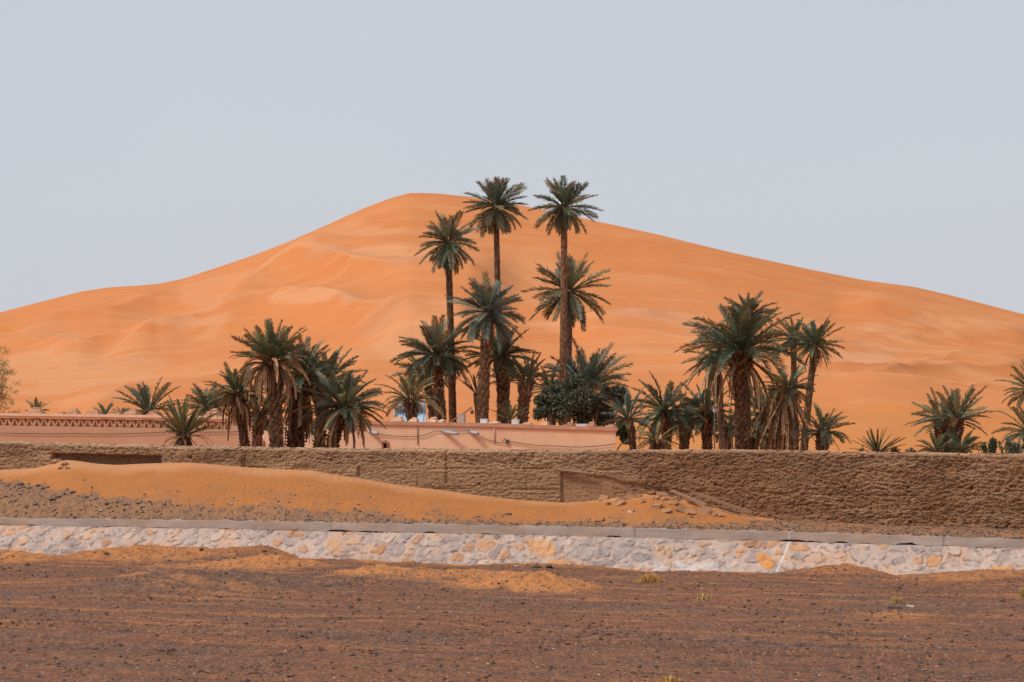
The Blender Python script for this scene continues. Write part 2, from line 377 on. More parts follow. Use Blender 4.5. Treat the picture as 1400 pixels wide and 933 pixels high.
def ground_z(x, Y):             # height of the lower ground under a point
    px = 700 + x / max(Y, 30) * F
    j = int(np.clip(np.searchsorted(pxg, px), 0, len(pxg) - 1)); i = int(np.clip(np.searchsorted(GY[:, j], Y), 0, len(GY) - 1))
    return float(GZ[i, j])

# ---- terrace above the revetment, with the sand drift piled against the mud wall
crest = [(-640, 655), (-200, 648), (0, 643), (50, 640), (75, 633), (86, 629), (105, 630), (130, 634), (160, 636), (200, 634), (260, 632.5), (300, 636), (350, 640), (430, 643.5), (450, 648), (500, 655.5), (550, 664), (600, 670),
         (650, 677), (700, 683), (770, 687.5), (800, 686), (840, 681), (885, 675), (920, 680), (960, 689), (1000, 699), (1030, 706), (1075, 712), (1100, 712), (1200, 718), (1300, 720.5), (1400, 724.5), (2040, 740)]
sfront = [(-640, 640), (0, 659), (50, 664), (100, 672), (200, 684), (300, 690), (400, 697), (500, 703), (600, 709), (700, 716), (800, 718), (900, 716), (1000, 714), (1060, 713.5), (1090, 700), (2040, 700)]
pxt = np.arange(-640, 2041, 2.0); nq = 200
yt0 = y_at(pxt, 66.1 + RUN + .045, .355); yt1 = y_at(pxt, 71.9 - .55, .355); yt2 = y_at(pxt, 71.9 + .25, .355)
zc0 = coping_top(pxt) - .004 + .022 * fbm(pxt * .035, pxt * 0, 29, 4); zc1 = wz(blur(ip(pxt, crest), 9), yt1)
qq = np.linspace(0, 1, nq)
Yt = yt0[None] + (yt1 - yt0)[None] * qq[:, None]
hump = 1 - np.power(1 - qq, 1.9); hump = .35 * qq ** 1.2 + .65 * hump
gentle = smooth(.1, .95, qq)
mixd = smooth(.4, .9, zc1 - zc0)[None]
prof = (hump[:, None] * mixd + gentle[:, None] * (1 - mixd))
flat = smooth(0, .18, qq)[:, None]          # a level strip of gravel right behind the coping
prof = np.where(qq[:, None] < .22, prof * flat, prof)
Zt = zc0[None] + (zc1 - zc0)[None] * prof
Xt = (pxt[None] - 700) / F * Yt
pyt = HOR + (CZ - Zt) / Yt * F
sd = smooth(2.0, -3.5, pyt - ip(pxt, sfront)[None] + 6 * fbm(Xt * .5, Yt * .5, 11, 5, .6) + 5 * fbm(Xt * 2.6, Yt * 1.6, 12, 4, .6)) * (1 - smooth(1040, 1085, pxt))[None]
sd = sd * (1 - .5 * smooth(.72, .2, qq)[:, None] * smooth(-.2, .5, fbm(Xt * 1.2, Yt * .8, 24, 5, .65)))
patch = .6 * smooth(.1, .5, fbm(Xt * .5, Yt * .9, 19, 4)) * smooth(1000, 1100, pxt)[None]
ripple = sd * smooth(150, 300, pxt)[None] * (1 - smooth(520, 700, pxt))[None]
Zt = Zt + (1 - sd) * (.03 * fbm(Xt * 1.5, Yt * 1.5, 13, 4) + .02 * fbm(Xt * 6, Yt * 6, 14, 3)) * smooth(0, .06, qq)[:, None] * smooth(1, .92, qq)[:, None]
Zt = Zt + sd * .03 * fbm(Xt * .4, Yt * .4, 15, 3) * smooth(1, .8, qq)[:, None]
rp = np.sin((Xt * 1.0 + Yt * 0.14 + .16 * fbm(Xt * 1.1, Yt * .7, 16, 4)) * 2 * math.pi / .22)
Zt = Zt + .008 * rp * ripple * (.6 + .8 * np.clip(fbm(Xt * .8, Yt * .8, 26, 3), -.5, .9))
lumpy = smooth(835, 880, pxt)[None] * (1 - smooth(960, 1010, pxt))[None] * smooth(.45, .75, qq)[:, None]
Zt = Zt + lumpy * .05 * fbm(Xt * 3.2, Yt * 3.2, 17, 4) * smooth(1, .93, qq)[:, None]
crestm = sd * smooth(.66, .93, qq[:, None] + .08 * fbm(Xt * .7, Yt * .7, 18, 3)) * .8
# two more rows: level to the wall and into it
Zt = np.vstack([Zt, Zt[-1:] - .03, Zt[-1:] - .1]); Yt = np.vstack([Yt, (yt1 + .25)[None], yt2[None]]); Xt = (pxt[None] - 700) / F * Yt
ex = lambda a: np.vstack([a, a[-1:], a[-1:]])
sd2 = np.maximum(ex(sd), ex(patch))
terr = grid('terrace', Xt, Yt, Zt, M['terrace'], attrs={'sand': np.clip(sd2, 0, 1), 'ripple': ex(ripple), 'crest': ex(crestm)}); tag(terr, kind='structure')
def terrace_at(px, py):         # point on the terrace seen at a photo pixel
    j = int(np.argmin(abs(pxt - px))); col = HOR + (CZ - Zt[:-2, j]) / Yt[:-2, j] * F
    ok = np.minimum.accumulate(col); i = int(np.argmin(abs(ok - py)))
    return Vector((float(wx(px, Yt[i, j])), float(Yt[i, j]), float(Zt[i, j])))

# ---- desert floor and the great dune as one sheet
sky_l = [(-900, 640), (-600, 560), (-300, 490), (-100, 448), (0, 427.5), (40, 417), (75, 408), (110, 399), (150, 393), (185, 391), (215, 388.5), (250, 381.5), (300, 365), (350, 348), (400, 328), (450, 306.5), (500, 284), (535, 271), (558, 264.5), (575, 264), (600, 265), (640, 269),
         (700, 279), (760, 290), (815, 302.5), (900, 321), (1000, 345.5), (1100, 367), (1180, 383), (1250, 392.5), (1300, 404), (1350, 417), (1400, 430), (1500, 458), (1800, 540), (2300, 640)]
pxd = np.concatenate([np.linspace(-900, -30, 90), np.arange(-20, 1421, 2.0), np.linspace(1430, 2300, 90)])
S = np.interp(pxd, *np.array(sky_l, float).T); S[90:-90] = blur(S[90:-90], 5)
Y0, Yn = 150.0, 78.0
Ys = 640 + 25 * np.sin(pxd / 240.0) + 12 * np.sin(pxd / 91.0)
z0 = 1.15 + .5 * vn(pxd / 160., pxd * 0, 2)
zs = CZ + (HOR - S) / F * Ys
nu = 480
u = np.linspace(0, 1, nu)
G = .78 * u ** 1.45 + .22 * smooth(0.55, 1, u) * u
Yd = Y0 + (Ys - Y0)[None] * u[:, None]
Zd = z0[None] + (zs - z0)[None] * G[:, None]
PYb = HOR + (CZ - Zd) / Yd * F
pale = np.zeros_like(Zd); grey = np.zeros_like(Zd)
win = smooth(0, .06, u)[:, None] * smooth(1, .93, u)[:, None]
def ridge(pts, A, wf, wb, wpale=0.0, ramp=60):
    global Zd, pale
    p = np.array(pts, float); yk = blur(np.interp(pxd, p[:, 0], p[:, 1]), 9)
    t = smooth(p[0, 0] - ramp * .2, p[0, 0] + ramp, pxd) * smooth(p[-1, 0] + ramp * .2, p[-1, 0] - ramp, pxd)
    Yk = np.array([np.interp(-yk[j], -PYb[:, j], Yd[:, j]) for j in range(len(pxd))])
    s = Yd - Yk[None]
    f = np.where(s < 0, np.exp(-(np.abs(s) / wf) ** 1.15), np.exp(-np.abs(s) / wb) * (1 + np.abs(s) / wb * .7))
    Zd = Zd + 1.5 * A * t[None] * f * win
    if wpale: pale = np.maximum(pale, wpale * t[None] * np.where(s < 0, np.exp(-(s / 1.2) ** 2), np.exp(-np.abs(s) / (wb * .55))))  # paler crest and flat behind it: ridge shading carried by colour
ridge([(375, 384), (400, 372), (440, 360), (500, 357.5), (560, 363), (640, 380), (720, 395)], 2.2, 26, 20, .35)
ridge([(285, 449), (310, 432), (340, 408), (375, 385), (405, 377), (430, 375), (455, 381), (480, 390), (520, 397), (620, 405), (700, 412)], 3.4, 30, 20, .8)
ridge([(150, 490), (230, 474), (300, 451), (350, 437.5), (385, 434), (420, 435), (460, 440), (500, 445.5), (600, 452), (680, 462)], 3.2, 26, 20, .8)
ridge([(80, 570), (130, 556), (200, 540), (280, 524), (340, 508), (420, 500), (540, 497)], .8, 24, 22, .3)
ridge([(-40, 470), (0, 475), (50, 478), (88, 487), (120, 484), (150, 478), (200, 467), (262, 461)], 1.8, 20, 16, .4)
ridge([(20, 455), (90, 440), (150, 432), (240, 402)], 1.6, 30, 20, .2)
ridge([(500, 470), (560, 462), (640, 470), (720, 480)], 1.5, 18, 16, .5)
ridge([(760, 449), (800, 458), (860, 465), (910, 470), (960, 477), (1000, 482)], 1.6, 11, 14, .6, 40)
ridge([(780, 470), (830, 474), (880, 483), (940, 492), (1000, 500)], 1.6, 11, 14, .6, 40)
ridge([(800, 497), (870, 498), (940, 506), (1040, 515)], 1.2, 10, 14, .6, 40)
ridge([(1020, 523), (1090, 522), (1150, 522), (1200, 517), (1250, 510), (1300, 507.5), (1420, 508)], .8, 9, 14, .4, 50)
ridge([(1120, 479), (1160, 490), (1200, 503), (1250, 514)], .25, 10, 10, .9, 40)
ridge([(1140, 536), (1200, 542), (1260, 545), (1330, 537), (1430, 530)], .5, 10, 14, .4, 40)
ridge([(1180, 530), (1240, 510), (1300, 496), (1360, 490), (1440, 486)], .45, 16, 16, .3, 40)
ridge([(1150, 420), (1220, 432), (1290, 442), (1350, 456), (1440, 474)], 2.4, 26, 22, .4)
ridge([(1150, 560), (1230, 572), (1300, 576), (1420, 570)], .5, 8, 10, .3, 40)
Xd = (pxd[None] - 700) / F * Yd
rel = smooth(.02, .2, u)[:, None] * win
Zd = Zd + rel * (1.5 * fbm(Xd * .012 + 3, Yd * .012, 51, 4) + .35 * fbm(Xd * .05, Yd * .05, 53, 3))
# hummocky wind ripples on the lower right flank
hm = np.exp(-((pxd[None] - 1210) / 150) ** 2 - ((PYb - 468) / 30) ** 2) + .8 * np.exp(-((pxd[None] - 880) / 110) ** 2 - ((PYb - 440) / 30) ** 2) + .6 * np.exp(-((pxd[None] - 480) / 90) ** 2 - ((PYb - 325) / 22) ** 2)
Zd = Zd + hm * (.9 * fbm(Xd * .06 + Yd * .05, Yd * .05, 55, 3) + .4 * fbm(Xd * .14, Yd * .1, 56, 3))
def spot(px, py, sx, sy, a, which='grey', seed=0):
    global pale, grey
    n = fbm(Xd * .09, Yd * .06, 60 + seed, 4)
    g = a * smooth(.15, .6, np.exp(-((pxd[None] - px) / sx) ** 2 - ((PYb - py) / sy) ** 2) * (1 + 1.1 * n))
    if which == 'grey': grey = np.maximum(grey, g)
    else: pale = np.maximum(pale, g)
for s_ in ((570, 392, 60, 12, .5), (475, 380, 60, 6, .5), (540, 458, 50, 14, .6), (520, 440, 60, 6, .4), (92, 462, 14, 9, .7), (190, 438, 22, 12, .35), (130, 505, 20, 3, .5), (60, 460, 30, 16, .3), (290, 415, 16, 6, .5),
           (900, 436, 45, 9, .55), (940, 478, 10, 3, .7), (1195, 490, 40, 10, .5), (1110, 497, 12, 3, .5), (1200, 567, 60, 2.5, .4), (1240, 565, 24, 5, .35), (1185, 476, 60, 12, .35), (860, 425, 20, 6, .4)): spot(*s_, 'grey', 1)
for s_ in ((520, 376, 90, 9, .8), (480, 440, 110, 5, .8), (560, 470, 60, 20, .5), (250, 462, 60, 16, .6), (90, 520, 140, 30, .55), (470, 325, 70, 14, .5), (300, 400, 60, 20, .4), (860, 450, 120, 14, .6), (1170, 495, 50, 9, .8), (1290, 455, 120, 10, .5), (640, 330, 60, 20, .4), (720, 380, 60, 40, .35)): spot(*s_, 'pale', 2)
near = smooth(.34, .02, u)[:, None] * smooth(640, 900, pxd)[None]
# sheet in front (towards the mud wall) and behind the crest
Yf = np.linspace(0, 1, 26)[:-1]; yfw = np.maximum(y_at(pxd, 71.9 + .4, .355), 60)
Yfr = yfw[None] + (Y0 - yfw)[None] * Yf[:, None]
Zfr = np.broadcast_to(1.0, Yfr.shape) * (1 - Yf[:, None]) + Zd[:1] * Yf[:, None] + .0
Yb = np.linspace(0, 1, 14)[1:]
Ybk = Ys[None] + 420 * Yb[:, None]
Zbk = np.maximum(Zd[-1:] * (1 - smooth(-.12, 1, Yb))[:, None] + .8 * Yb[:, None], -1) - .0
edge = (smooth(0, .1, u) * 0)[:, None]
YY = np.vstack([Yfr, Yd, Ybk]); ZZ = np.vstack([Zfr, Zd, Zbk]); XX = (pxd[None] - 700) / F * YY
padz = lambda a: np.vstack([np.repeat(a[:1], 25, 0), a, np.repeat(a[-1:], 13, 0)])
# a low sand bank blown over behind the mud wall under the right-hand palms
PX2 = np.broadcast_to(pxd[None], YY.shape)
bank = 2.02 * np.exp(-np.abs((PX2 - 1015) / 120) ** 3) * smooth(60, 70, YY) * smooth(96, 76, YY)
ZZ = ZZ + bank
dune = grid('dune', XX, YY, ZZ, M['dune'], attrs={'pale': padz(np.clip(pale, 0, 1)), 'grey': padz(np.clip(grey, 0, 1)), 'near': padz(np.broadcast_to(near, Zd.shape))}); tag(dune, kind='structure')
def desert_z(px, Y):
    j = int(np.argmin(abs(pxd - px))); return float(np.interp(Y, YY[:, j], ZZ[:, j]))
g = np.linspace(-1, 1, 9); gx, gy = np.meshgrid(g * 6000, g * 6000)
plain = grid('desert_plain', gx, gy, gx * 0 - 1.6, M['dune'], attrs={'pale': gx * 0, 'grey': gx * 0, 'near': gx * 0 + 1}); tag(plain, kind='structure')

# ------------------------------------------------------------------ stone revetment with concrete coping
x0, x1 = -34.0, 30.0
n_u = 3600; uu = np.linspace(x0, x1, n_u)
yl = ybase(uu); 
for _ in range(3): pass
pxu = 700 + uu / (yl + RUN) * F
ht = face_top(pxu); ct = coping_top(pxu)
nv = 56; vv = np.linspace(-.35, 1, nv)
U = np.broadcast_to(uu[None], (nv, n_u)) * 1.06; Vm = vv[:, None] * ht[None] * 1.12
wu = U + .16 * vn(U * 2.3, Vm * 2.3, 101) - .35 * Vm; wv = Vm + .10 * vn(U * 2.1, Vm * 2.1, 102)
f1, f2, cid = voro(wu * 2.15, wv * 3.1, 103); ed = f2 - f1
c2 = (cid * 7.13) % 1.0; c3 = (cid * 13.7) % 1.0
cover = .14 + .34 * c2 + .10 * fbm(U * 1.3, Vm * 1.3, 104, 3)        # how far mortar was smeared over each stone
rough_zone = smooth(430, 520, pxu) * (1 - smooth(860, 960, pxu))     # the middle stretch is more broken, with more bare stone
st = smooth(0, .12, ed + .08 * fbm(U * 6, Vm * 6, 105, 3) - cover * (1 - .35 * rough_zone[None]))
pal = np.array([[.64, .31, .14], [.62, .36, .21], [.36, .285, .265], [.52, .38, .30], [.38, .315, .29], [.60, .45, .35], [.56, .27, .12], [.46, .37, .33], [.54, .41, .33], [.50, .40, .35]])
colst = pal[(c3 * len(pal)).astype(int) % len(pal)] * (.85 + .3 * hsh(np.floor(cid * 999), np.floor(cid * 999), 5))[..., None] * (1 + .16 * fbm(U * 5, Vm * 5, 115, 4))[..., None]
mort = np.array([.55, .412, .345]) * (1 + .12 * fbm(U * 1.1, Vm * 1.6, 106, 4) + .10 * fbm(U * 7, Vm * 7, 116, 3))[..., None]
slant = fbm(U * 3.6 - Vm * 2.6, Vm * 1.3 + U * .5, 107, 4)
mort = lerp(mort, (.36, .30, .275), .75 * smooth(.15, .6, slant))
mort = lerp(mort, (.66, .40, .255), .75 * smooth(.10, .6, fbm(U * 1.1, Vm * 1.4, 110, 4)))
mort = lerp(mort, (.40, .31, .27), .6 * rough_zone[None] * smooth(-.3, .5, fbm(U * 3, Vm * 3, 108, 4)))
show = (.78 + .22 * smooth(.35, .9, hsh(np.floor(cid * 777), np.floor(cid * 555), 8)))
st2 = st * show * (.80 + .20 * smooth(-.4, .4, fbm(U * 4, Vm * 4, 117, 4)))
col = mort * (1 - st2)[..., None] + colst * st2[..., None]
edge_ = np.exp(-((ed - cover * .9 + .05 * fbm(U * 6, Vm * 6, 105, 3)) / .05) ** 2) * smooth(.0, .5, fbm(U * 2.7, Vm * 2.7, 118, 4))
col = lerp(col, (.20, .145, .125), np.clip(.9 * edge_, 0, 1))
pits = smooth(.42, .75, fbm(U * 4.5 - Vm * 2, Vm * 8, 119, 4)); col = lerp(col, (.22, .165, .145), .75 * pits)
Dn = .022 * smooth(0, .35, ed) * st + .013 * fbm(U * 4, Vm * 4, 109, 5, .6) * (.6 + .6 * rough_zone[None]) + .03 * fbm(U * .9, Vm * .9, 111, 2) - .018 * np.clip(edge_ + pits, 0, 1) + .012 * np.clip(slant, -.6, .6)
# a white crack running down the face
cpx = 1071 - (vv[:, None] < 2) * 0 + 0
for p_, v_, ru, rv, cc_ in ((1044, .30, .22, .26, (.70, .30, .085)), (742, .55, .42, .28, (.68, .36, .17)), (1032, .80, .30, .14, (.46, .24, .14)), (760, .12, .30, .12, (.66, .33, .15)), (1235, .2, .22, .12, (.62, .48, .40)), (460, .5, .25, .3, (.62, .36, .2))):
    uc_ = (uu * 1.06)[int(np.argmin(abs(pxu - p_)))]; g_ = ((U - uc_ + .35 * (Vm - v_)) / ru) ** 2 + ((Vm - v_) / rv) ** 2 + .35 * fbm(U * 5, Vm * 5, 140, 3)
    col = lerp(col, cc_, .9 * smooth(1.05, .8, g_)); Dn = Dn + .02 * smooth(1.1, .6, g_)
col = col * .97
crack = np.exp(-((pxu[None] - (1058 + 21 * vv[:, None] + 1.5 * vn(vv[:, None] * 6, vv[:, None] * 0, 4))) / 1.3) ** 2)
col = lerp(col, (.72, .66, .62), np.clip(crack * 1.3, 0, 1)); Dn = Dn - .02 * crack
wash = np.exp(-((pxu[None] - 940) / 60) ** 2) * smooth(.45, .12, vv)[:, None] * smooth(-.3, .3, fbm(U * 2.5, Vm * 3, 113, 3))
col = lerp(col, (.66, .60, .58), np.clip(.85 * wash, 0, 1))
nx, ny = -.335, -.942
zf = vv[:, None] * ht[None]
Xr = uu[None] + nx * Dn; Yr = yl[None] + RUN * vv[:, None] + ny * Dn; Zr = zf + Dn * .25
rev = empty('stone_retaining_wall', (0.0, float(ybase(0)), 0.0))
tag(rev, 'long low sloping retaining wall of pink mortared stones under a grey concrete kerb', 'retaining wall')
keep(grid('stone_face', Xr, Yr, Zr, M['stone'], cols=col), rev)
# coping: a cast kerb beam following the top, with chipped lower edge
nuc = 1400; uc = np.linspace(x0, x1, nuc); yc = ybase(uc) + RUN; pc = 700 + uc / yc * F
hb = face_top(pc); hc = coping_top(pc)
brk = np.zeros(nuc)
for (p0, wd, a_) in ((455, 7, .05), (470, 10, .05), (508, 20, .035), (588, 8, .05), (840, 10, .03), (1085, 16, .06), (1115, 10, .03), (1150, 9, .05), (1240, 14, .05)): brk += a_ * np.exp(-((pc - p0) / wd) ** 4)
brk = brk + .035 * np.clip(fbm(uc * 2, uc * 0, 121, 5), 0, 1) + .006 * fbm(uc * 9, uc * 0, 122, 2)
ew = .010 * fbm(uc * 2.2, uc * 0, 123, 4)

bot = hb - .015 + brk; top = hc + ew
prof_c = [(.10, bot - .0), (.004, bot + .004), (-.008, bot + .02), (-.010, bot * .6 + top * .4), (-.010, top - .02), (-.004, top - .006), (-.01, top), (.24, top + .0), (.27, top - .03), (.27, hb)]
Xc = np.stack([uc + .335 * dd for dd, zz in prof_c]); Yc = np.stack([yc + .942 * dd for dd, zz in prof_c]); Zc = np.stack([zz for dd, zz in prof_c])
nn = fbm(np.broadcast_to(uc, Xc.shape) * 1.0, Zc * 4, 124, 4)
cc = np.array([.47, .365, .31]) * (1 + .16 * nn + .10 * fbm(np.broadcast_to(uc, Xc.shape) * 6, Zc * 9, 127, 3))[..., None]
cc[5:8] = cc[5:8] * .0 + np.array([.52, .43, .37]); cc = lerp(cc, (.40, .34, .32), .6 * smooth(.1, .6, fbm(np.broadcast_to(uc, Xc.shape) * .35, Zc, 125, 3)))
cc = lerp(cc, (.56, .46, .40), .8 * smooth(.0, .5, fbm(np.broadcast_to(uc, Xc.shape) * .55, Zc * 2, 128, 4)))
sm_ = smooth(-.05, .3, fbm(np.broadcast_to(uc, Xc.shape) * 1.5, Zc * 0 + 3, 126, 4)); cc[5:7] = lerp(cc[5:7], (.62, .56, .52), sm_[5:7])
crk = np.exp(-((pc - 1079.5) / .9) ** 2); cc = lerp(cc, (.70, .64, .60), np.broadcast_to(np.clip(crk, 0, 1), Xc.shape))
for p_ in (262, 452, 640, 868, 1079.5, 1290):              # casting joints
    cc = lerp(cc, (.20, .16, .14), np.broadcast_to(.7 * np.exp(-((pc - p_) / .7) ** 2) * (abs(p_ - 1079.5) > 1), Xc.shape))
cc = lerp(cc, (.50, .30, .17), .7 * smooth(.12, .55, fbm(np.broadcast_to(uc, Xc.shape) * .8, Zc * 2.5, 129, 4)) * np.linspace(.2, 1, 10)[:, None])
kerb = keep(grid('coping', Xc, Yc, Zc, M['coping'], cols=cc), rev); kerb.data.polygons.foreach_set('use_smooth', np.zeros(len(kerb.data.polygons), bool))

# ------------------------------------------------------------------ mud wall
top_l = [(-640, 592), (0, 604.5), (100, 607), (220, 609.5), (350, 612), (480, 614), (600, 614.5), (700, 615.5), (850, 616), (1000, 615.5), (1100, 617), (1200, 619), (1300, 620.5), (1400, 621.5), (2040, 633)]
xm = np.linspace(-30, 25, 2700); ym = ywall(xm); pm = 700 + xm / ym * F
ztop = wz(ip(pm, top_l), ym) + .022 * fbm(xm * .9, xm * 0, 130, 6, .6)
nzv = 120; tv = np.linspace(0, 1, nzv)
zb = .55
Zm = zb + (ztop - zb)[None] * tv[:, None]
Xm = np.broadcast_to(xm[None], Zm.shape).copy(); Ym = np.broadcast_to(ym[None], Zm.shape).copy()
PYm = HOR + (CZ - Zm) / Ym * F; PM = np.broadcast_to(pm[None], Zm.shape)
right = smooth(770, 930, PM + 60 * fbm(Xm * .6, Zm * 1.5, 131, 3))
topband = smooth(.62, .40, (ztop[None] - Zm) + .10 * fbm(Xm * .9, Zm * 2, 132, 3))          # re-plastered upper band
clod = np.clip(right + topband, 0, 1)
warp = .25 * fbm(Xm * .5, Zm * .8, 133, 3)
clumps = fbm(Xm * 6.5 + warp, Zm * 16 + warp * 4, 134, 3, .8)
ridg = 1 - np.abs(fbm(Xm * 2.6 - warp, Zm * 9 + warp * 6, 135, 4, .7)) * 1.6
Dm = clod * (.021 * clumps + .026 * (ridg - .5) + .035 * fbm(Xm * .7, Zm * 1.6, 137, 3)) + (1 - clod) * (.020 * clumps + .014 * fbm(Xm * 1.0, Zm * 14, 136, 3))
# rammed courses: level joints and upright seams in the plain stretches
for zc_ in (2.56, 1.95, 1.34):
    Dm = Dm - (1 - clod) * .06 * np.exp(-((Zm - zc_ - .02 * vn(Xm * .6, Zm * 0, 140)) / .02) ** 2) * smooth(-.2, .3, vn(Xm * .8, Zm * 0, 141))
for p_, y_a, y_b, wd, dp in ((333, 626, 640, 3.2, .10), (490, 638, 652, 2.2, .09), (610, 616, 662, 1.6, .06), (571, 655, 690, 1.0, .03), (720, 650, 690, .9, .03), (768, 642, 690, 1.6, .10), (807, 650, 690, .8, .03), (152, 610, 640, 1.0, .02), (420, 618, 645, .8, .02)):
    Dm = Dm - dp * np.exp(-((PM - p_ + .8 * vn(Zm * 5, Zm * 0, 150)) / wd) ** 4) * smooth(y_a - 1, y_a + 1, PYm) * smooth(y_b + 1, y_b - 1, PYm)
for p_, y_, r_ in ((1155, 667, 2.4), (1328, 668.5, 3.2), (1382, 666, 1.6), (1241, 667.5, 1.8), (978, 663, 2.2), (812, 661, 2.4), (655, 662, 2.0), (260, 626, 3), (1380, 717, 2), (1245, 714, 2), (1363, 722, 2)):
    Dm = Dm - .12 * np.exp(-(((PM - p_) / r_) ** 2 + ((PYm - y_) / (r_ * .8)) ** 2) ** 2)
# a long level lift joint and weathering runs in the re-plastered right half
lj = 1.9 + .05 * vn(xm * .25, xm * 0, 171)
Dm = Dm - right * .045 * np.exp(-((Zm - lj[None]) / .018) ** 2) * smooth(-.35, .2, vn(Xm * .7, Zm * 0, 172))
Dm = Dm - right * .03 * np.exp(-((Zm - lj[None] + .62) / .018) ** 2) * smooth(-.1, .3, vn(Xm * .6, Zm * 0, 173))
for p_ in (905, 1010, 1130, 1215, 1340): Dm = Dm - .03 * np.exp(-((PM - p_ + 3 * vn(Zm * 3, Zm * 0, p_)) / 1.1) ** 2) * smooth(.3, .9, ztop[None] - Zm) * smooth(-.3, .3, vn(Zm * 4, Zm * 0, p_ + 1))
# two places where the face has fallen away
nj = 1.2 * fbm(Xm * 3, Zm * 3, 151, 3)
rec1 = smooth(69.5, 71, PM + nj * .4) * smooth(221, 219.5, PM + nj * .4) * smooth(-.8, .8, PYm - ip(PM, [(70, 620), (150, 621.5), (200, 623), (220, 624)]) + nj)
rec2 = smooth(767.5, 769.5, PM) * smooth(-1.2, 1.2, PYm - ip(PM, [(760, 644), (810, 648), (850, 658), (880, 664), (930, 672), (950, 690)]) + 2.2 * nj) * smooth(960, 930, PM)
cut = np.clip(rec1 + rec2, 0, 1)
Dm = Dm * (1 - .75 * cut) + cut * .012 * fbm(Xm * 3, Zm * 9, 152, 4) - rec1 * .30 - rec2 * .07
rnd = smooth(.10, .0, ztop[None] - Zm)
Dm = Dm - .10 * rnd ** 2
tan_ = np.array([.415, .255, .150]); brn = np.array([.345, .180, .098])
pit = (.35 + .65 * clod) * smooth(.5, .85, fbm(Xm * 5.5, Zm * 11, 170, 3, .7)); Dm = Dm - .05 * pit
cm = lerp(np.broadcast_to(tan_, Zm.shape + (3,)), brn, np.clip(right * .95 + .15 * fbm(Xm * .4, Zm * .6, 153, 3), 0, 1))
cm = cm * (1 + .16 * fbm(Xm * .9, Zm * 1.6, 154, 4))[..., None]
big = fbm(Xm * .22, Zm * .5, 161, 3)
cm = cm * (1 + .22 * big)[..., None]
cm = lerp(cm, (.48, .31, .18), .5 * smooth(.25, .7, fbm(Xm * .8, Zm * 2.6, 162, 5, .65)))
cm = lerp(cm, (.24, .145, .085), .55 * smooth(.2, .7, fbm(Xm * .35, Zm * .9, 163, 5, .6)))
cm = lerp(cm, (.40, .25, .14), (1 - clod) * .6 * smooth(-.1, .5, fbm(Xm * .5, Zm * 7, 155, 3)))
cm = lerp(cm, (.20, .135, .095), .8 * rec1); cm = lerp(cm, (.36, .20, .115), .35 * rec2)  # first recess has its shade put into the colour; second is browner mud
cm = lerp(cm, (.60, .36, .22), .8 * smooth(.05, .0, ztop[None] - Zm))
ux_, uy_ = -.335, -.942
Xf = Xm + ux_ * Dm; Yf_ = Ym + uy_ * Dm
# over the top and down the back
tops = []
for dd, dz in ((.10, .012), (.22, .018), (.34, .01), (.42, -.05), (.45, -.2), (.46, -1.2), (.46, -2.6)):
    nz_ = .012 * fbm(xm * 4, xm * 0 + dd * 9, 160, 3); tops.append((xm + .335 * dd, ym + .942 * dd, ztop + dz + nz_))
Xf = np.vstack([Xf] + [t[0][None] for t in tops]); Yf_ = np.vstack([Yf_] + [t[1][None] for t in tops]); Zf = np.vstack([Zm] + [t[2][None] for t in tops])
ctop = np.broadcast_to(np.array([.55, .33, .20]), (7, len(xm), 3)).copy(); ctop[4:] = brn
mw = grid('mud_wall', Xf, Yf_, Zf, M['mud'], cols=np.concatenate([cm, ctop], 0))
tag(mw, 'long rough brown rammed earth wall behind the sand drift', 'wall')

# ------------------------------------------------------------------ house and lattice courtyard wall behind
roof_l = [(-640, 550), (0, 565), (220, 568), (310, 570), (345, 571), (425, 572), (500, 575.5), (560, 577), (650, 578.5), (842, 584.5)]
def wall_strip(mb, pa, pb, ztop_off, zbot, d0, d1, n=40, zabs=None, dv=(.315, .949)):
    """a block following the house line from pixel column pa to pb; its top follows the roof line"""
    P = np.linspace(pa, pb, n); Y = y_at(P, 89.25, .332); X = wx(P, Y); zt = wz(ip(P, roof_l), Y) + ztop_off
    zb_ = np.full(n, zbot) if zabs is None else zt + zabs
    V = []
    for dd, zz in ((d0, zb_), (d0, zt), (d1, zt), (d1, zb_)): V.append(np.stack([X + dv[0] * dd, Y + dv[1] * dd, zz], -1))
    V = np.stack(V, 1).reshape(-1, 3); Q = []
    for i in range(n - 1):
        for k in range(4): Q.append((i * 4 + k, i * 4 + 4 + k, i * 4 + 4 + (k + 1) % 4, i * 4 + (k + 1) % 4))
    Q += [(3, 2, 1, 0), ((n - 1) * 4, (n - 1) * 4 + 1, (n - 1) * 4 + 2, (n - 1) * 4 + 3)]
    mb.add(V, np.array(Q)[:, ::-1])
def on_house(px, py, dd=0.0):
    Y = y_at(px, 89.25, .332); X = wx(px, Y); return np.array([X + .315 * dd, Y + .949 * dd, wz(py, Y)])
HR = -math.atan(.332)
lat = empty('courtyard_wall', tuple(on_house(150, 600))); tag(lat, 'brown plastered courtyard wall with a triangle lattice frieze', 'wall')
PL = 316.0
m_ = MB(); wall_strip(m_, -420, 346, -.49, .3, 0, .30); wall_strip(m_, PL, 346, -.20, .3, .003, .297, 4); keep(m_.build('wall', M['plaster_dark'], None), lat)
m_ = MB(); wall_strip(m_, -420, 346, 0, 0, -.10, .40, zabs=-.10); wall_strip(m_, -420, 346, -.103, 0, -.04, .36, zabs=-.08); keep(m_.build('cornice', M['plaster'], None), lat)
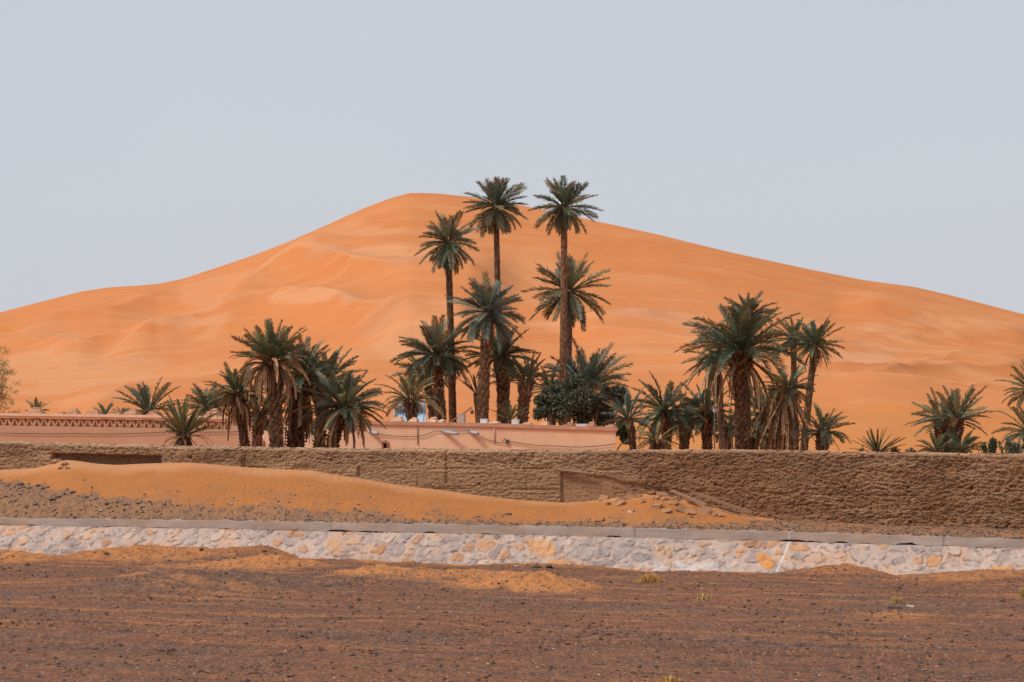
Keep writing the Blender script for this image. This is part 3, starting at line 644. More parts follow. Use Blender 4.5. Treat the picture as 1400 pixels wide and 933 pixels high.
# zigzag lattice: slanting struts with open triangles between, over a shaded backing
m_ = MB(); wall_strip(m_, -420, PL, -.20, 0, .11, .28, zabs=-.30); keep(m_.build('lattice_backing', M['plaster_dark'], None), lat)
m_ = MB(); zz = []
pp = -420.0; k = 0
while pp < PL - 7:
    a = on_house(pp, 0); b = on_house(pp + 5.0, 0)
    za = wz(ip(pp, roof_l), a[1]) ; t0, t1 = za - .195, za - .50
    zA, zB = (t0, t1) if k % 2 == 0 else (t1, t0)
    hw = .046 + .012 * math.sin(k * 1.7)
    for sgn in (0,):
        V = []
        for dd in (.012, .10):
            for (o_, z_) in ((a, zA), (b, zB)):
                for s_ in (-1, 1): V.append((o_[0] + s_ * hw + .315 * dd, o_[1] - .332 * s_ * hw + .949 * dd, z_))
        m_.add(V, [(0, 1, 3, 2), (4, 6, 7, 5), (0, 2, 6, 4), (1, 5, 7, 3)])
    pp += 5.0; k += 1
keep(m_.build('lattice', M['plaster_dark'], None), lat)
rng = np.random.default_rng(4)
def merlon(px, wpx, hpx, root, mat, dd=.15, stepped=True):
    P = on_house(px, float(ip(px, roof_l)), dd); s = P[1] / F; wd = wpx * s; h = hpx * s
    mb = MB()
    ws = (1.0, .74, .42) if stepped else (1.0, .8, .5); zc = P[2] - .02
    for i, f_ in enumerate(ws):
        hh = h * (.36, .34, .34)[i]
        mb.box((P[0] + .02 * i, P[1], zc + hh / 2), (wd * f_, .32 * f_ + .05, hh + .01), HR, bev=min(.03, hh * .3), jit=.012, rng=rng); zc += hh - .01
    return keep(mb.build('merlon', mat, None), root)
for px, w_, h_ in ((-40, 20, 9), (46, 24, 9), (82, 10, 4), (98, 17, 9), (126, 20, 8), (155, 20, 9), (178, 19, 9), (208, 18, 8), (240, 16, 7), (289, 22, 11), (320, 16, 8)): merlon(px, w_, h_, lat, M['plaster_dark'])
house = empty('house', tuple(on_house(600, 600))); tag(house, 'long low pink plastered house with flat roof and drain spouts', 'house')
m_ = MB(); wall_strip(m_, 346.3, 842, -.05, .3, 0, 3.2, dv=(.02, 1)); keep(m_.build('wall', M['plaster'], None), house)
m_ = MB(); wall_strip(m_, 346.3, 844, .0, 0, -.07, 3.25, zabs=-.13, dv=(.02, 1)); keep(m_.build('roof_edge', material('red_plaster', (.50, .25, .165), .95, .1, layers=[dict(scale=(3, 3, 3), detail=5, lo=.4, hi=.7, col=(.62, .38, .26), fac=.6)]), None), house)
m_ = MB(); wall_strip(m_, 520, 760, -.55, .3, 6.2, 11.5, dv=(.02, 1)); keep(m_.build('rear_wing', M['plaster'], None), house)
for px, w_, h_ in ((540, 16, 8), (562, 12, 7), (588, 12, 8), (600, 8, 5), (672, 16, 4), (717, 14, 4), (742, 10, 6), (775, 12, 6), (805, 12, 7), (832, 14, 5)): merlon(px, w_, h_, house, M['plaster_dark'] if px > 760 else M['plaster'], .3, False)
for px, L_ in ((363, .55), (504, .45), (604, .75), (640, .45)):
    a = on_house(px - L_ / 2 * F / 92, 590 - (px < 400) * 4, 0); 
    mb = MB(); Pa = on_house(px, 590.5 - (px < 400) * 4.5, .05); Pb = Pa + np.array([L_ * .80, -L_ * .85 - .1, -.07])
    mb.tube([Pa, Pb], .062, 10); keep(mb.build('drain_spout', M['steel'], None, True), house)
def niche(px, py):
    P = on_house(px, py); mb = MB(); s = P[1] / F
    for dx, dz, w_, h_ in ((-.10, 0, .06, .25), (.10, 0, .06, .25), (0, .15, .27, .07), (0, -.15, .27, .06)):
        mb.box((P[0] + dx * .95, P[1] - dx * .315 - .03, P[2] + dz), (w_, .07, h_), HR, bev=.01)
    mb.box((P[0], P[1] - .03, P[2] + .21), (.06, .06, .06), HR)
    fr = keep(mb.build('vent_frame', material('red_paint', (.38, .15, .11), .9, .1), None), house)
    mb = MB(); mb.box((P[0], P[1] - .012, P[2]), (.14, .02, .24), HR); p = keep(mb.build('vent_opening', material('dark_opening', (.02, .012, .01), .9, .05), None), house)
    return fr
niche(357, 609); niche(527, 611)
# cables stapled to the house front
def cable(pts, sag, label, r=.012):
    mb = MB(); P = []
    for (a, b, s_) in zip(pts[:-1], pts[1:], sag):
        A = on_house(*a, -.05); B = on_house(*b, -.05)
        for t in np.linspace(0, 1, 12)[:-1]:
            q_ = A * (1 - t) + B * t; q_[2] -= s_ * 4 * t * (1 - t); P.append(q_)
    P.append(on_house(*pts[-1], -.05)); mb.tube(P, r, 5, (.05, .04, .035))
    o = mb.build('cable', M['paint'], None, True); return tag(o, label, 'cable', 'cables along the walls')
cable([(505, 591), (571, 596.5), (594, 589.5), (643, 589), (695, 606)], [.07, .05, .01, .12], 'thin dark cable drooping between drain spouts on the pink house front')
cable([(695, 603), (760, 610), (842, 607)], [.05, .07], 'thin dark cable sagging along the right end of the house front')
cable([(-60, 589), (100, 593), (240, 590), (340, 590)], [.05, .05, .03], 'thin dark cable strung under the triangle lattice frieze')
for px, y0_, y1_ in ((571, 577, 608), (676, 579, 606)):
    mb = MB(); mb.tube([on_house(px, y0_ + 3, -.03), on_house(px + .5, y1_, -.03)], .02, 6, (.36, .22, .15) if px < 600 else (.62, .44, .33)); 
    keep(mb.build('wall_pipe', M['paint'], None, True), house)
mb = MB(); Pj = on_house(694, 603.5, -.05); mb.box(Pj, (.10, .10, .12), HR, (.10, .08, .07), .01); mb.tube([Pj, Pj + np.array([-.1, 0, .1]), Pj + np.array([-.16, -.02, .0])], .02, 6, (.10, .08, .07)); mb.tube([Pj, Pj + np.array([.06, 0, -.16])], .02, 6, (.4, .35, .3))
keep(mb.build('junction_box', M['paint'], None), house)

# solar water heater
Y = 99.0; c = np.array([wx(560.5, Y), Y, wz(556.5, Y)])
root = empty('solar_water_heater', (c[0], c[1], c[2] - 1.1)); tag(root, 'grey solar water heater tank over a pale blue panel on the roof', 'water heater')
s = Y / F; mb = MB(); Lh = 22.5 * s
xs = np.array([-1, -.985, -.95, -.9, 0, .9, .95, .985, 1]) * Lh; rs = np.array([.02, .5, .8, 1, 1, 1, .8, .5, .02]) * 5.2 * s
mb.tube([c + np.array([x, 0, 0]) for x in xs], rs, 20); keep(mb.build('tank', M['steel'], None, True), root)
mb = MB(); Mx = np.array([[1, 0, 0], [0, math.cos(.75), -math.sin(.75)], [0, math.sin(.75), math.cos(.75)]])
mb.box(c + np.array([0, -.32, -.62]), (Lh * 1.98, 1.5, .08), 0, bev=.012, M=Mx); keep(mb.build('collector_panel', M['panel'], None), root)
mb = MB()
for x in (-Lh * .8, Lh * .8):
    for e_ in ((.15, -1.2), (-.95, -1.2)):
        mb = MB(); mb.tube([c + np.array([x, .03, -.15]), c + np.array([x, e_[0], e_[1]])], .025, 6, (.55, .56, .58)); keep(mb.build('leg', M['paint'], None, True), root)
mb = MB(); mb.tube([c + np.array([-Lh * .99, 0, .02]), c + np.array([-Lh - .18, 0, .0]), c + np.array([-Lh - .22, 0, -.2]), c + np.array([-Lh - .2, -.1, -.8])], .02, 6, (.6, .62, .65)); keep(mb.build('pipe', M['paint'], None, True), root)
for dx, dy_, sz in ((-.45, .12, .16), (.28, .1, .2), (.52, .1, .14)): mb = MB(); mb.box(c + np.array([dx, dy_ - .05, .13 + sz * .3]), (sz * 1.5, .16, sz * .5), .2, (.78, .80, .84), .02); keep(mb.build('fitting', M['paint'], None), root)
# slanting lamp arm on the roof
def hp(px, py, dd=.6): 
    Pn = on_house(px, py, dd); return Pn
a, b = hp(607, 574), hp(638, 557)
root = empty('lamp_arm', tuple(a)); tag(root, 'slanting wooden pole on the house roof with a small hanging lamp', 'lamp')
mb = MB(); mb.tube([a + np.array([0, 0, -.12]), b], [.035, .025], 7, (.34, .19, .12)); keep(mb.build('pole', M['wood'], None, True), root)
mb = MB(); mb.tube([b, b + np.array([0, 0, -.10])], .01, 5, (.08, .07, .06)); mb.tube([b + np.array([0, 0, -.10]), b + np.array([0, 0, -.14]), b + np.array([0, 0, -.20]), b + np.array([0, 0, -.25])], [.03, .07, .075, .03], 9, (.09, .07, .06)); keep(mb.build('lamp_shade', M['paint'], None, True), root)
def roof_box(px, py, wpx, hpx, col, label, cat, name, dd=.5):
    P = on_house(px, py, dd); s = P[1] / F; mb = MB(); h = hpx * s
    mb.box((P[0], P[1], P[2] - h * .15), (wpx * s, wpx * s * .8, h * 1.3), HR, col, .015)
    mb.box((P[0], P[1], P[2] + h * .50), (wpx * s * 1.06, wpx * s * .85, .03), HR, np.array(col) * .95, .008)
    o = mb.build(name, M['paint'], None); return tag(o, label, cat)
roof_box(625, 571.5, 9, 10, (.46, .38, .33), 'grey brown block standing beside the lamp arm on the roof', 'block', 'chimney_block')
roof_box(656, 576, 9, 5, (.72, .74, .74), 'small white box at the foot of the leaning palm trunks', 'box', 'roof_box')
roof_box(699, 577, 9, 5, (.66, .68, .66), 'small white box beside a low spiky palm on the roof', 'box', 'roof_box')
roof_box(792, 582, 16, 3, (.74, .72, .70), 'low flat white slab on the roof in front of the bush', 'slab', 'roof_slab')

# ------------------------------------------------------------------ palms
def frond_set(mb, o, n, L, emin, emax, droop, lw, rng, base_cols, m=60, az_off=0.0, stiff=.75, tipcol=None, rad=.1, lenvar=.12, grav=.12, sweep=None, K=9, wob=.15, eb=1.0):
    gold = 2.399963
    for i in range(n):
        t = (i + .5) / n
        el = R(emax + (emin - emax) * t ** eb + rng.normal(0, 5)); az = az_off + i * gold + rng.normal(0, .18)
        if sweep: az = (1.57 if i % 2 else -1.57) + rng.normal(0, .55)
        Lf = L * (1 + rng.normal(0, lenvar)) * (.78 + .24 * math.sin(math.pi * (t * .8 + .10)))
        s = np.linspace(0, 1, K); dr = R(droop) * (.6 + .8 * t) * rng.uniform(.75, 1.25)
        e = el - dr * s ** 1.4; e = np.maximum(e, R(-86))
        a = az + wob * rng.normal() * s ** 2
        T = np.stack([np.cos(e) * np.sin(a), np.cos(e) * np.cos(a), np.sin(e)], -1)
        p0 = np.asarray(o) + np.array([math.sin(az) * rad * .7, math.cos(az) * rad * .7, (el / 1.57) * rad * .7])
        P = p0 + np.vstack([np.zeros(3), np.cumsum((T[:-1] + T[1:]) / 2, 0) * Lf / (K - 1)])
        Sd = np.stack([np.cos(a), -np.sin(a), 0 * a], -1); tw = rng.normal(0, .35)
        N = np.cross(Sd, T); S2 = Sd * math.cos(tw) + N * math.sin(tw); N2 = np.cross(S2, T)
        c0 = np.asarray(base_cols[rng.integers(len(base_cols))]) if tipcol is None or rng.random() > .07 else np.array([.27, .19, .08])
        c0 = c0 * rng.uniform(.65, 1.55)
        # rachis
        wr = (.030 * (1 - .85 * s) * max(L / 1.6, .6))[:, None]
        rc = c0 * .6 + np.array([.12, .085, .04]) * .5
        for D in (S2, N2):
            V = np.stack([P - D * wr, P + D * wr], 1).reshape(-1, 3); j = np.arange(K - 1) * 2
            mb.add(V, np.stack([j, j + 1, j + 3, j + 2], -1), col=rc)
        # leaflets
        sl = np.linspace(.14, .985, m)
        f = sl * (K - 1); i0 = np.clip(f.astype(int), 0, K - 2); fr = (f - i0)[:, None]
        Pl = P[i0] * (1 - fr) + P[i0 + 1] * fr; Tl = T[i0]; Sl = S2[i0]; Nl = N2[i0]
        pr = np.minimum(1, .45 + 2.2 * (sl - .14)) * (1 - .55 * np.clip((sl - .55) / .45, 0, 1) ** 1.3)
        for sg in (-1, 1):
            vup = rng.normal(.30, .20, m)[:, None]; fw = (stiff + .25 * sl + rng.normal(0, .08, m))[:, None]
            D = Tl * fw + sg * Sl * rng.uniform(.55, .85, m)[:, None] + Nl * vup; D[:, 2] -= grav
            D /= np.linalg.norm(D, axis=1)[:, None]
            l = (lw * L * pr * rng.uniform(.8, 1.15, m))[:, None]; hw = L / m * .60
            W = np.cross(D, Nl + .4 * rng.normal(size=(m, 3))); W /= np.linalg.norm(W, axis=1)[:, None] + 1e-9
            q1 = Pl + D * l * .4; tip = Pl + D * l; tip[:, 2] -= grav * .6 * l[:, 0]
            V = np.stack([Pl, q1 + W * hw, tip, q1 - W * hw], 1).reshape(-1, 3)
            cv = np.repeat((c0 * rng.uniform(.75, 1.3, (m, 1)))[:, None], 4, 1)
            if tipcol is not None and rng.random() < .30:
                tt = np.clip((sl - rng.uniform(.45, .85)) * 4, 0, 1)[:, None, None]; cv = cv * (1 - tt) + np.asarray(tipcol) * tt
            mb.add(V, np.arange(4 * m).reshape(m, 4), col=cv.reshape(-1, 3))
def palm_trunk(mb, pts, r0, r1, rng, stub=.5, col=(.16, .095, .060), boot=.0, spacing=.11, shag=0.0):
    """tapered trunk along pts with spiralling cut leaf bases"""
    pts = np.asarray(pts, float); seg = np.linalg.norm(np.diff(pts, axis=0), axis=1); cl = np.concatenate([[0], np.cumsum(seg)]); H = cl[-1]
    n = max(6, int(H / .25)); t = np.linspace(0, 1, n)
    P = np.stack([np.interp(t * H, cl, pts[:, k]) for k in range(3)], -1)
    for _ in range(3): P[1:-1] = (P[:-2] + 2 * P[1:-1] + P[2:]) / 4
    def rad(tt): return (r0 + (r1 - r0) * tt) * (1 + boot * np.exp(-((tt * H - H + .25) / .45) ** 2)) * (1 + .18 * np.exp(-tt * H / .4))
    rr = rad(t) * .9 * (1 + .05 * rng.normal(size=n)); mb.tube(P, rr, 10, np.asarray(col) * .7)
    nrow = int(H / spacing); per = 8
    for i in range(nrow):
        tt = (i + .5) / nrow; f = tt * (n - 1); k = min(int(f), n - 2); c_ = P[k] * (1 - f + k) + P[k + 1] * (f - k); r = rad(tt)
        top = np.exp(-(H - tt * H) / .5) if boot else 0
        a = np.arange(per) / per * 6.2832 + i * .61 + rng.normal(0, .12, per)
        sz = stub * r * (1 + 1.1 * top * boot) * rng.uniform(.6, 1.35, per)
        d = np.stack([np.sin(a), np.cos(a), 0 * a], -1); tg = np.stack([np.cos(a), -np.sin(a), 0 * a], -1); hw = r * 6.2832 / per * .42
        z = np.array([0, 0, 1.0]); b_ = c_ + d * r * .80
        up = spacing * 1.5 * (1 + .8 * top)
        v0 = b_ - tg * hw - z * spacing * .5; v1 = b_ + tg * hw - z * spacing * .5
        v2 = b_ + d * sz[:, None] + tg * hw * .55 + z * up * .55; v3 = b_ + d * sz[:, None] - tg * hw * .55 + z * up * .55
        v4 = b_ + z * up * .75
        V = np.stack([v0, v1, v2, v3, v4], 1).reshape(-1, 3); q = np.arange(per)[:, None] * 5
        cl_ = np.asarray(col) * rng.uniform(.55, 1.7, (per, 1)); cv = np.repeat(cl_[:, None], 5, 1); cv[:, 2:4] *= 1.25
        mb.add(V, q + np.array([[0, 1, 2, 3]]), np.vstack([q + np.array([[3, 2, 4]]), q + np.array([[0, 3, 4]]), q + np.array([[1, 4, 2]])]), col=cv.reshape(-1, 3))
    return P
G1 = [(0.112, 0.144, 0.090), (0.146, 0.171, 0.101), (0.078, 0.107, 0.071), (0.198, 0.210, 0.128), (0.260, 0.250, 0.155)]          # blue green
G2 = [(0.134, 0.142, 0.063), (0.179, 0.181, 0.076), (0.097, 0.120, 0.065), (0.243, 0.205, 0.087)]                                # olive
G3 = [(0.172, 0.162, 0.068), (0.241, 0.185, 0.077), (0.109, 0.129, 0.061), (0.299, 0.202, 0.088)]                                     # yellowish
DRY = [(0.358, 0.204, 0.108), (0.280, 0.160, 0.086), (0.426, 0.259, 0.146), (0.213, 0.121, 0.069)]
STRAW = [(0.414, 0.274, 0.160), (0.345, 0.213, 0.121), (0.460, 0.325, 0.198), (0.276, 0.162, 0.088)]
TIP = (.26, .14, .06)
def palm(seed, Y, trunk, crown, r, label, n=40, e=(-40, 86), droop=32, lw=.22, cols=G1, tw=(11, 10), stub=.45, boot=.5, skirt=None, m=54, tcol=(.16, .098, .066), leanY=0, name='date_palm', group='date palms of the oasis', tip=TIP, stiff=.75, grav=.12, lenf=1.0, spacing=.11, eb=.8, lenvar=.12, cat='palm tree'):
    """trunk: photo columns and rows from the foot up, crown: photo point where the fronds spring, r: frond reach in photo pixels"""
    rng = np.random.default_rng(seed); s = Y / F
    o = np.array([wx(crown[0], Y), Y, wz(crown[1], Y)])
    fx = trunk[0][0]; zf = min(desert_z(fx, Y), o[2] - .25)
    pts = [(wx(fx, Y), Y + leanY, zf - .3)]
    z_first = wz(trunk[0][1], Y)
    for (px, py) in trunk:
        z_ = wz(py, Y)
        if z_ > zf: pts.append((wx(px, Y), Y, z_))
    pts.append(tuple(o - np.array([0, 0, .05])))
    root = empty(name, (pts[0][0], pts[0][1], zf)); tag(root, label, cat, group)
    mb = MB(); palm_trunk(mb, pts, tw[0] * s / 2, tw[1] * s / 2, rng, stub, tcol, boot, spacing); keep(mb.build('trunk', M['trunk']), root)
    mb = MB(); L = r * s * 1.0 * lenf
    frond_set(mb, o, n, L, e[0], e[1], droop, lw, rng, cols, m, rng.uniform(0, 6), stiff, tip, rad=max(.06, tw[1] * s * .35), grav=grav, eb=eb, lenvar=lenvar)
    keep(mb.build('crown', M['frond']), root)
    if skirt:
        k = dict(n=22, r=.7, e=(-70, 20), droop=75, cols=DRY, lw=.10, dz=0.0); k.update(skirt)
        mb = MB(); frond_set(mb, o - np.array([0, 0, k['dz'] + .08]), k['n'], r * s * k['r'], k['e'][0], k['e'][1], k['droop'], k['lw'], rng, k['cols'], 40, rng.uniform(0, 6), 1.5, None, rad=tw[1] * s * .4, grav=.45, lenvar=.2, sweep=k.get('sides'))
        keep(mb.build('dry_skirt', M['dry']), root)
    return root
# --- tall trees behind the house
TT = (.175, .100, .062)
palm(11, 115, [(619, 576), (617, 480), (614, 380)], (612.5, 331), 44, 'tall slim palm, lowest crown of the three that overlap the dune top', n=46, e=(-68, 88), droop=22, lw=.27, tw=(12, 8.8), stub=.22, boot=.15, tcol=TT, skirt=dict(n=7, r=.6, e=(-82, -55), droop=14, cols=[(.06, .05, .03), (.10, .07, .04)]), spacing=.14)
palm(12, 126, [(684, 576), (683, 470), (680, 380)], (678, 282), 44, 'tall palm with its crown against the sky left of the middle gap', n=50, e=(-60, 89), droop=20, lw=.27, tw=(9.5, 8), stub=.22, boot=.15, tcol=TT, spacing=.14)
palm(13, 113, [(769, 575), (770, 480), (771, 380)], (771.5, 283), 44, 'tallest palm, bare straight trunk in front of another palm crown', n=46, e=(-55, 88), droop=20, lw=.26, tw=(11.2, 8.8), stub=.20, boot=.15, tcol=(.24, .135, .080), spacing=.14, skirt=dict(n=3, r=.5, e=(-85, -65), droop=10))
palm(14, 122, [(776, 575), (777, 500)], (779, 398), 58, 'palm whose wide spread crown shows behind the tallest trunk', n=44, e=(-56, 84), droop=20, lw=.23, tw=(9, 9), stub=.3, boot=.2, cols=G1, m=62)
# --- middle group behind the house
palm(15, 112, [(659, 576), (661, 540), (664, 480)], (668, 427), 52, 'leaning thick trunk palm with a dense pale blue green crown', n=56, e=(-52, 88), droop=24, lw=.24, tw=(20, 13), stub=.32, boot=.3, tcol=(.20, .12, .075), cols=[(.135, .168, .130), (.175, .20, .155), (.09, .118, .094), (.24, .25, .19)], m=62)
palm(16, 114, [(689, 576), (688, 540)], (684, 487), 50, 'thick trunk palm with dark crown close behind the leaning palm', n=40, e=(-35, 70), droop=24, lw=.22, tw=(19, 15), stub=.4, boot=.3, cols=G1[:3])
palm(17, 113, [(603, 576), (600, 540)], (596, 486), 53, 'bushy dark crowned palm in front of a slim tall trunk', n=56, e=(-35, 84), droop=34, lw=.22, tw=(14, 14), stub=.45, boot=.5, cols=G1[:4], m=62, skirt=dict(n=8, r=.5, e=(-60, 0), droop=60, cols=[(.05, .045, .03), (.11, .08, .045)]))
palm(18, 116, [(593, 576), (588, 545)], (580, 512), 42, 'smaller dark palm leaning left under the bushy dark crown', n=30, e=(-30, 70), droop=40, lw=.22, tw=(10, 10), stub=.5, boot=.4, cols=G2[:3] + G1[:2])
palm(19, 95.5, [(563, 576)], (562, 549), 47, 'short yellowish palm in front of the solar water heater', n=30, e=(-8, 84), droop=52, lw=.17, tw=(9, 11), stub=.5, boot=.5, cols=G3, skirt=dict(n=10, r=.45, e=(-65, 0), droop=60, cols=DRY), m=60)
palm(20, 112.5, [(714, 576), (717, 545)], (720, 521), 40, 'stout palm with sparse stiff fronds left of the tallest trunk', n=26, e=(2, 84), droop=26, lw=.15, tw=(12, 15), stub=.5, boot=.2, cols=G2 + G1[:1], stiff=1.1, skirt=dict(n=6, r=.5, e=(-80, -40), droop=20, cols=STRAW))
palm(21, 126, [(691, 576), (691, 545)], (692, 522), 32, 'half hidden palm between the thick trunk and the stout palm', n=22, e=(0, 80), droop=30, lw=.16, tw=(10, 9), stub=.3, boot=.2, cols=G2, tcol=(.22, .12, .07))
palm(22, 117, [(654, 576), (653, 560)], (652, 540), 36, 'nearly bare palm with stiff dry fronds left of the leaning trunk', n=11, e=(35, 84), droop=14, lw=.11, tw=(7, 7), stub=.4, boot=.2, cols=[(.10, .065, .035), (.07, .06, .035), (.16, .09, .05)], stiff=1.3, tip=None)
palm(23, 108, [(697, 577)], (697, 575), 28, 'low spiky young palm between the trunks above the roof', n=16, e=(25, 82), droop=14, lw=.15, tw=(5, 6), stub=.4, boot=.0, cols=G2, stiff=1.2)
palm(24, 116, [(803, 576), (803, 550)], (803, 533), 66, 'wide upright palm rising behind the round bush', n=40, e=(2, 84), droop=34, lw=.19, tw=(14, 14), stub=.4, boot=.2, cols=[(.105, .155, .118), (.14, .185, .14), (.08, .12, .096)], m=64)
palm(25, 118, [(755, 576), (754, 555)], (752, 535), 40, 'faded palm half hidden left of the tallest trunk above the bush', n=22, e=(0, 82), droop=36, lw=.16, tw=(9, 9), stub=.4, cols=G3[2:] + G2 + [(.16, .10, .055)])
# --- left background behind the courtyard wall
palm(26, 112, [(203, 576)], (203, 563), 46, 'fan shaped palm top above the lattice wall', n=22, e=(0, 84), droop=22, lw=.19, tw=(10, 10), cols=G1[:3] + G2[:1], skirt=dict(n=6, r=.6, e=(0, 30), droop=20, cols=[(.40, .25, .10), (.30, .2, .08)]))
palm(27, 120, [(286, 576)], (286, 560), 38, 'dark bushy palm top behind the wall beside the left palm group', n=36, e=(-5, 80), droop=30, lw=.24, tw=(10, 10), cols=G1[:3])
palm(28, 122, [(50, 576)], (50, 564), 19, 'smallest palm tuft, far left above the lattice wall', n=16, e=(5, 84), droop=24, lw=.22, tw=(6, 6), cols=G2)
palm(29, 122, [(143, 576)], (143, 568), 20, 'small low palm tuft between two stepped merlons', n=18, e=(0, 75), droop=24, lw=.24, tw=(6, 6), cols=G1[:3])
palm(30, 121, [(165, 576)], (166, 570), 16, 'tiny palm tuft just left of the fan shaped top', n=16, e=(0, 70), droop=24, lw=.24, tw=(6, 6), cols=G1[:3])
# --- left group between mud wall and house
palm(31, 80.5, [(250, 613)], (252, 596), 52, 'small yellow green palm with a dry skirt in front of the lattice', n=28, e=(18, 86), droop=16, lw=.15, tw=(14, 12), stub=.5, boot=.4, cols=G3[:3] + G2, skirt=dict(n=22, r=.66, e=(-40, 35), droop=95, cols=DRY), stiff=.95, m=62)
palm(32, 81.5, [(336, 614), (331, 585)], (325, 540), 46, 'slim palm leaning left with brown skirt, left edge of the group', n=34, e=(-5, 84), droop=32, lw=.18, tw=(13, 11), stub=.45, boot=.5, cols=G2 + G1[:3], skirt=dict(n=40, r=1.0, e=(-60, 25), droop=100, lw=.13, cols=DRY))
palm(33, 79.5, [(378, 614), (377, 560)], (371, 496), 56, 'tallest palm of the left group with a big umbrella of dry fronds', n=42, e=(14, 88), droop=24, lw=.19, tw=(19, 17), stub=.4, boot=.4, cols=G2[:3] + G1[:3], m=64, skirt=dict(n=52, r=1.0, e=(-40, 36), droop=105, lw=.12, cols=[(.34, .19, .10), (.26, .14, .075), (.42, .26, .15)]), tcol=(.19, .115, .070), spacing=.075)
palm(34, 82.5, [(404, 614), (406, 560)], (414, 518), 56, 'thick dark palm with shaggy hanging skirt behind the umbrella palm', n=42, e=(-10, 86), droop=32, lw=.19, tw=(25, 20), stub=.5, boot=.3, cols=G1[:4] + G2[:2], m=62, skirt=dict(n=40, r=1.25, e=(-86, -30), droop=40, lw=.10, cols=[(.15, .085, .05), (.10, .06, .04), (.22, .13, .075)]), tcol=(.12, .070, .045))
palm(35, 84.5, [(436, 614), (440, 570)], (446, 524), 52, 'palm crown rising between the shaggy palm and the round one', n=40, e=(-10, 80), droop=32, lw=.19, tw=(16, 14), stub=.5, cols=G1[:4] + G2[:2], m=60)
palm(36, 80.5, [(453, 614), (458, 590)], (471, 557), 57, 'round full palm leaning right at the right of the left group', n=62, e=(-30, 86), droop=36, lw=.19, tw=(18, 15), stub=.5, boot=.3, cols=G1 + G2[:1], m=62, skirt=dict(n=26, r=1.0, e=(-60, 12), droop=70, lw=.13, cols=STRAW[:2] + DRY[:2]), tcol=(.12, .072, .047))
palm(37, 88.5, [(350, 614)], (356, 562), 46, 'low dark palm half hidden inside the left group', n=30, e=(-30, 70), droop=34, lw=.2, tw=(12, 12), cols=G1[:3])
# --- right group
palm(41, 92, [(866, 616), (864, 595)], (859, 573), 38, 'upright blue green palm right beside the end of the house', n=28, e=(-10, 86), droop=20, lw=.21, tw=(9, 9), stub=.4, boot=.2, cols=[(.095, .145, .12), (.13, .175, .14)], skirt=dict(n=8, r=.7, e=(-40, 10), droop=40, cols=G1[:2]))
palm(42, 97, [(912, 616), (911, 590)], (909, 563), 56, 'spreading palm with dark arching fronds between house and thick palm', n=40, e=(-35, 78), droop=42, lw=.18, tw=(11, 11), cols=G1[:3], m=62)
palm(43, 95, [(897, 616)], (898, 604), 40, 'low stub palm with curled dry fronds in front of the arching one', n=14, e=(-5, 70), droop=40, lw=.14, tw=(11, 11), cols=G3 + [(.2, .12, .06)], skirt=dict(n=16, r=.7, e=(-40, 40), droop=100, cols=STRAW))
palm(44, 98, [(967, 616), (966, 590)], (965, 566), 48, 'dark palm with stout trunk left of the thin skirted trunk', n=38, e=(-30, 80), droop=36, lw=.19, tw=(13, 12), stub=.5, boot=.3, cols=G1[:4], skirt=dict(n=10, r=.6, e=(-80, -30), droop=30, cols=DRY))
palm(45, 93, [(989, 616), (985, 570), (982, 520)], (979, 492), 44, 'thin trunk palm with drooping straw skirt left of the thick palm', n=26, e=(-20, 60), droop=46, lw=.16, tw=(10, 8), stub=.35, boot=.3, cols=G2 + G1[:2], skirt=dict(n=22, r=1.3, e=(-78, 0), droop=70, lw=.09, cols=STRAW))
palm(46, 87, [(1014, 618), (1014, 560), (1013, 530)], (1013, 482), 76, 'big thick palm with arching crown and swollen upper trunk', n=54, e=(-6, 84), droop=48, lw=.20, tw=(19, 17), stub=.45, boot=.75, cols=G1, m=68, skirt=dict(n=16, r=1.05, e=(-82, -20), droop=50, lw=.08, cols=STRAW + [(.16, .15, .09)], sides=True), tcol=(.15, .092, .060), spacing=.075)
palm(47, 104, [(1022, 616), (1022, 500)], (1022, 433), 36, 'palm top showing just above the big thick palm', n=40, e=(-20, 82), droop=30, lw=.24, tw=(9, 8), stub=.3, cols=G1[:4])
palm(48, 95, [(1099, 616), (1104, 560), (1110, 510)], (1114, 472), 40, 'slender curved trunk palm, rightmost tall tree of the right group', n=40, e=(-25, 84), droop=24, lw=.19, tw=(12, 8), stub=.3, boot=.2, cols=G2[:3] + G1[:3], skirt=dict(n=24, r=.72, e=(-68, -10), droop=40, lw=.12, cols=DRY), tcol=(.21, .12, .07))
palm(49, 98, [(1088, 616), (1087, 560), (1085, 500)], (1085, 464), 34, 'slim palm with small crown beside the curved trunk', n=34, e=(-35, 84), droop=24, lw=.22, tw=(10, 7), stub=.35, boot=.2, cols=G1[:3] + G2[:1])
palm(50, 93, [(1078, 616), (1077, 580)], (1077, 532), 40, 'shaggy palm wrapped in hanging straw fronds under the slim palm', n=32, e=(-20, 70), droop=34, lw=.20, tw=(20, 9), stub=.5, boot=.0, cols=G2 + G1[:3], skirt=dict(n=40, r=1.9, e=(-88, -50), droop=26, lw=.07, cols=STRAW[:2] + DRY))
palm(51, 94, [(1062, 616), (1063, 580), (1061, 540)], (1060, 530), 60, 'dead palm stump with bent bare straw fronds', n=7, e=(-60, 65), droop=30, lw=.04, tw=(16, 10), stub=.5, cols=STRAW, tip=None, skirt=dict(n=26, r=1.3, e=(-88, -60), droop=20, lw=.07, cols=DRY + STRAW[:1]), name='dead_palm', tcol=(.20, .115, .068))
palm(52, 102, [(1046, 616)], (1046, 566), 46, 'dark low palm between the big thick trunk and the dead stump', n=36, e=(-30, 80), droop=36, lw=.20, tw=(12, 12), cols=G1[:3], skirt=dict(n=10, r=.8, e=(-80, -10), droop=40, cols=DRY))
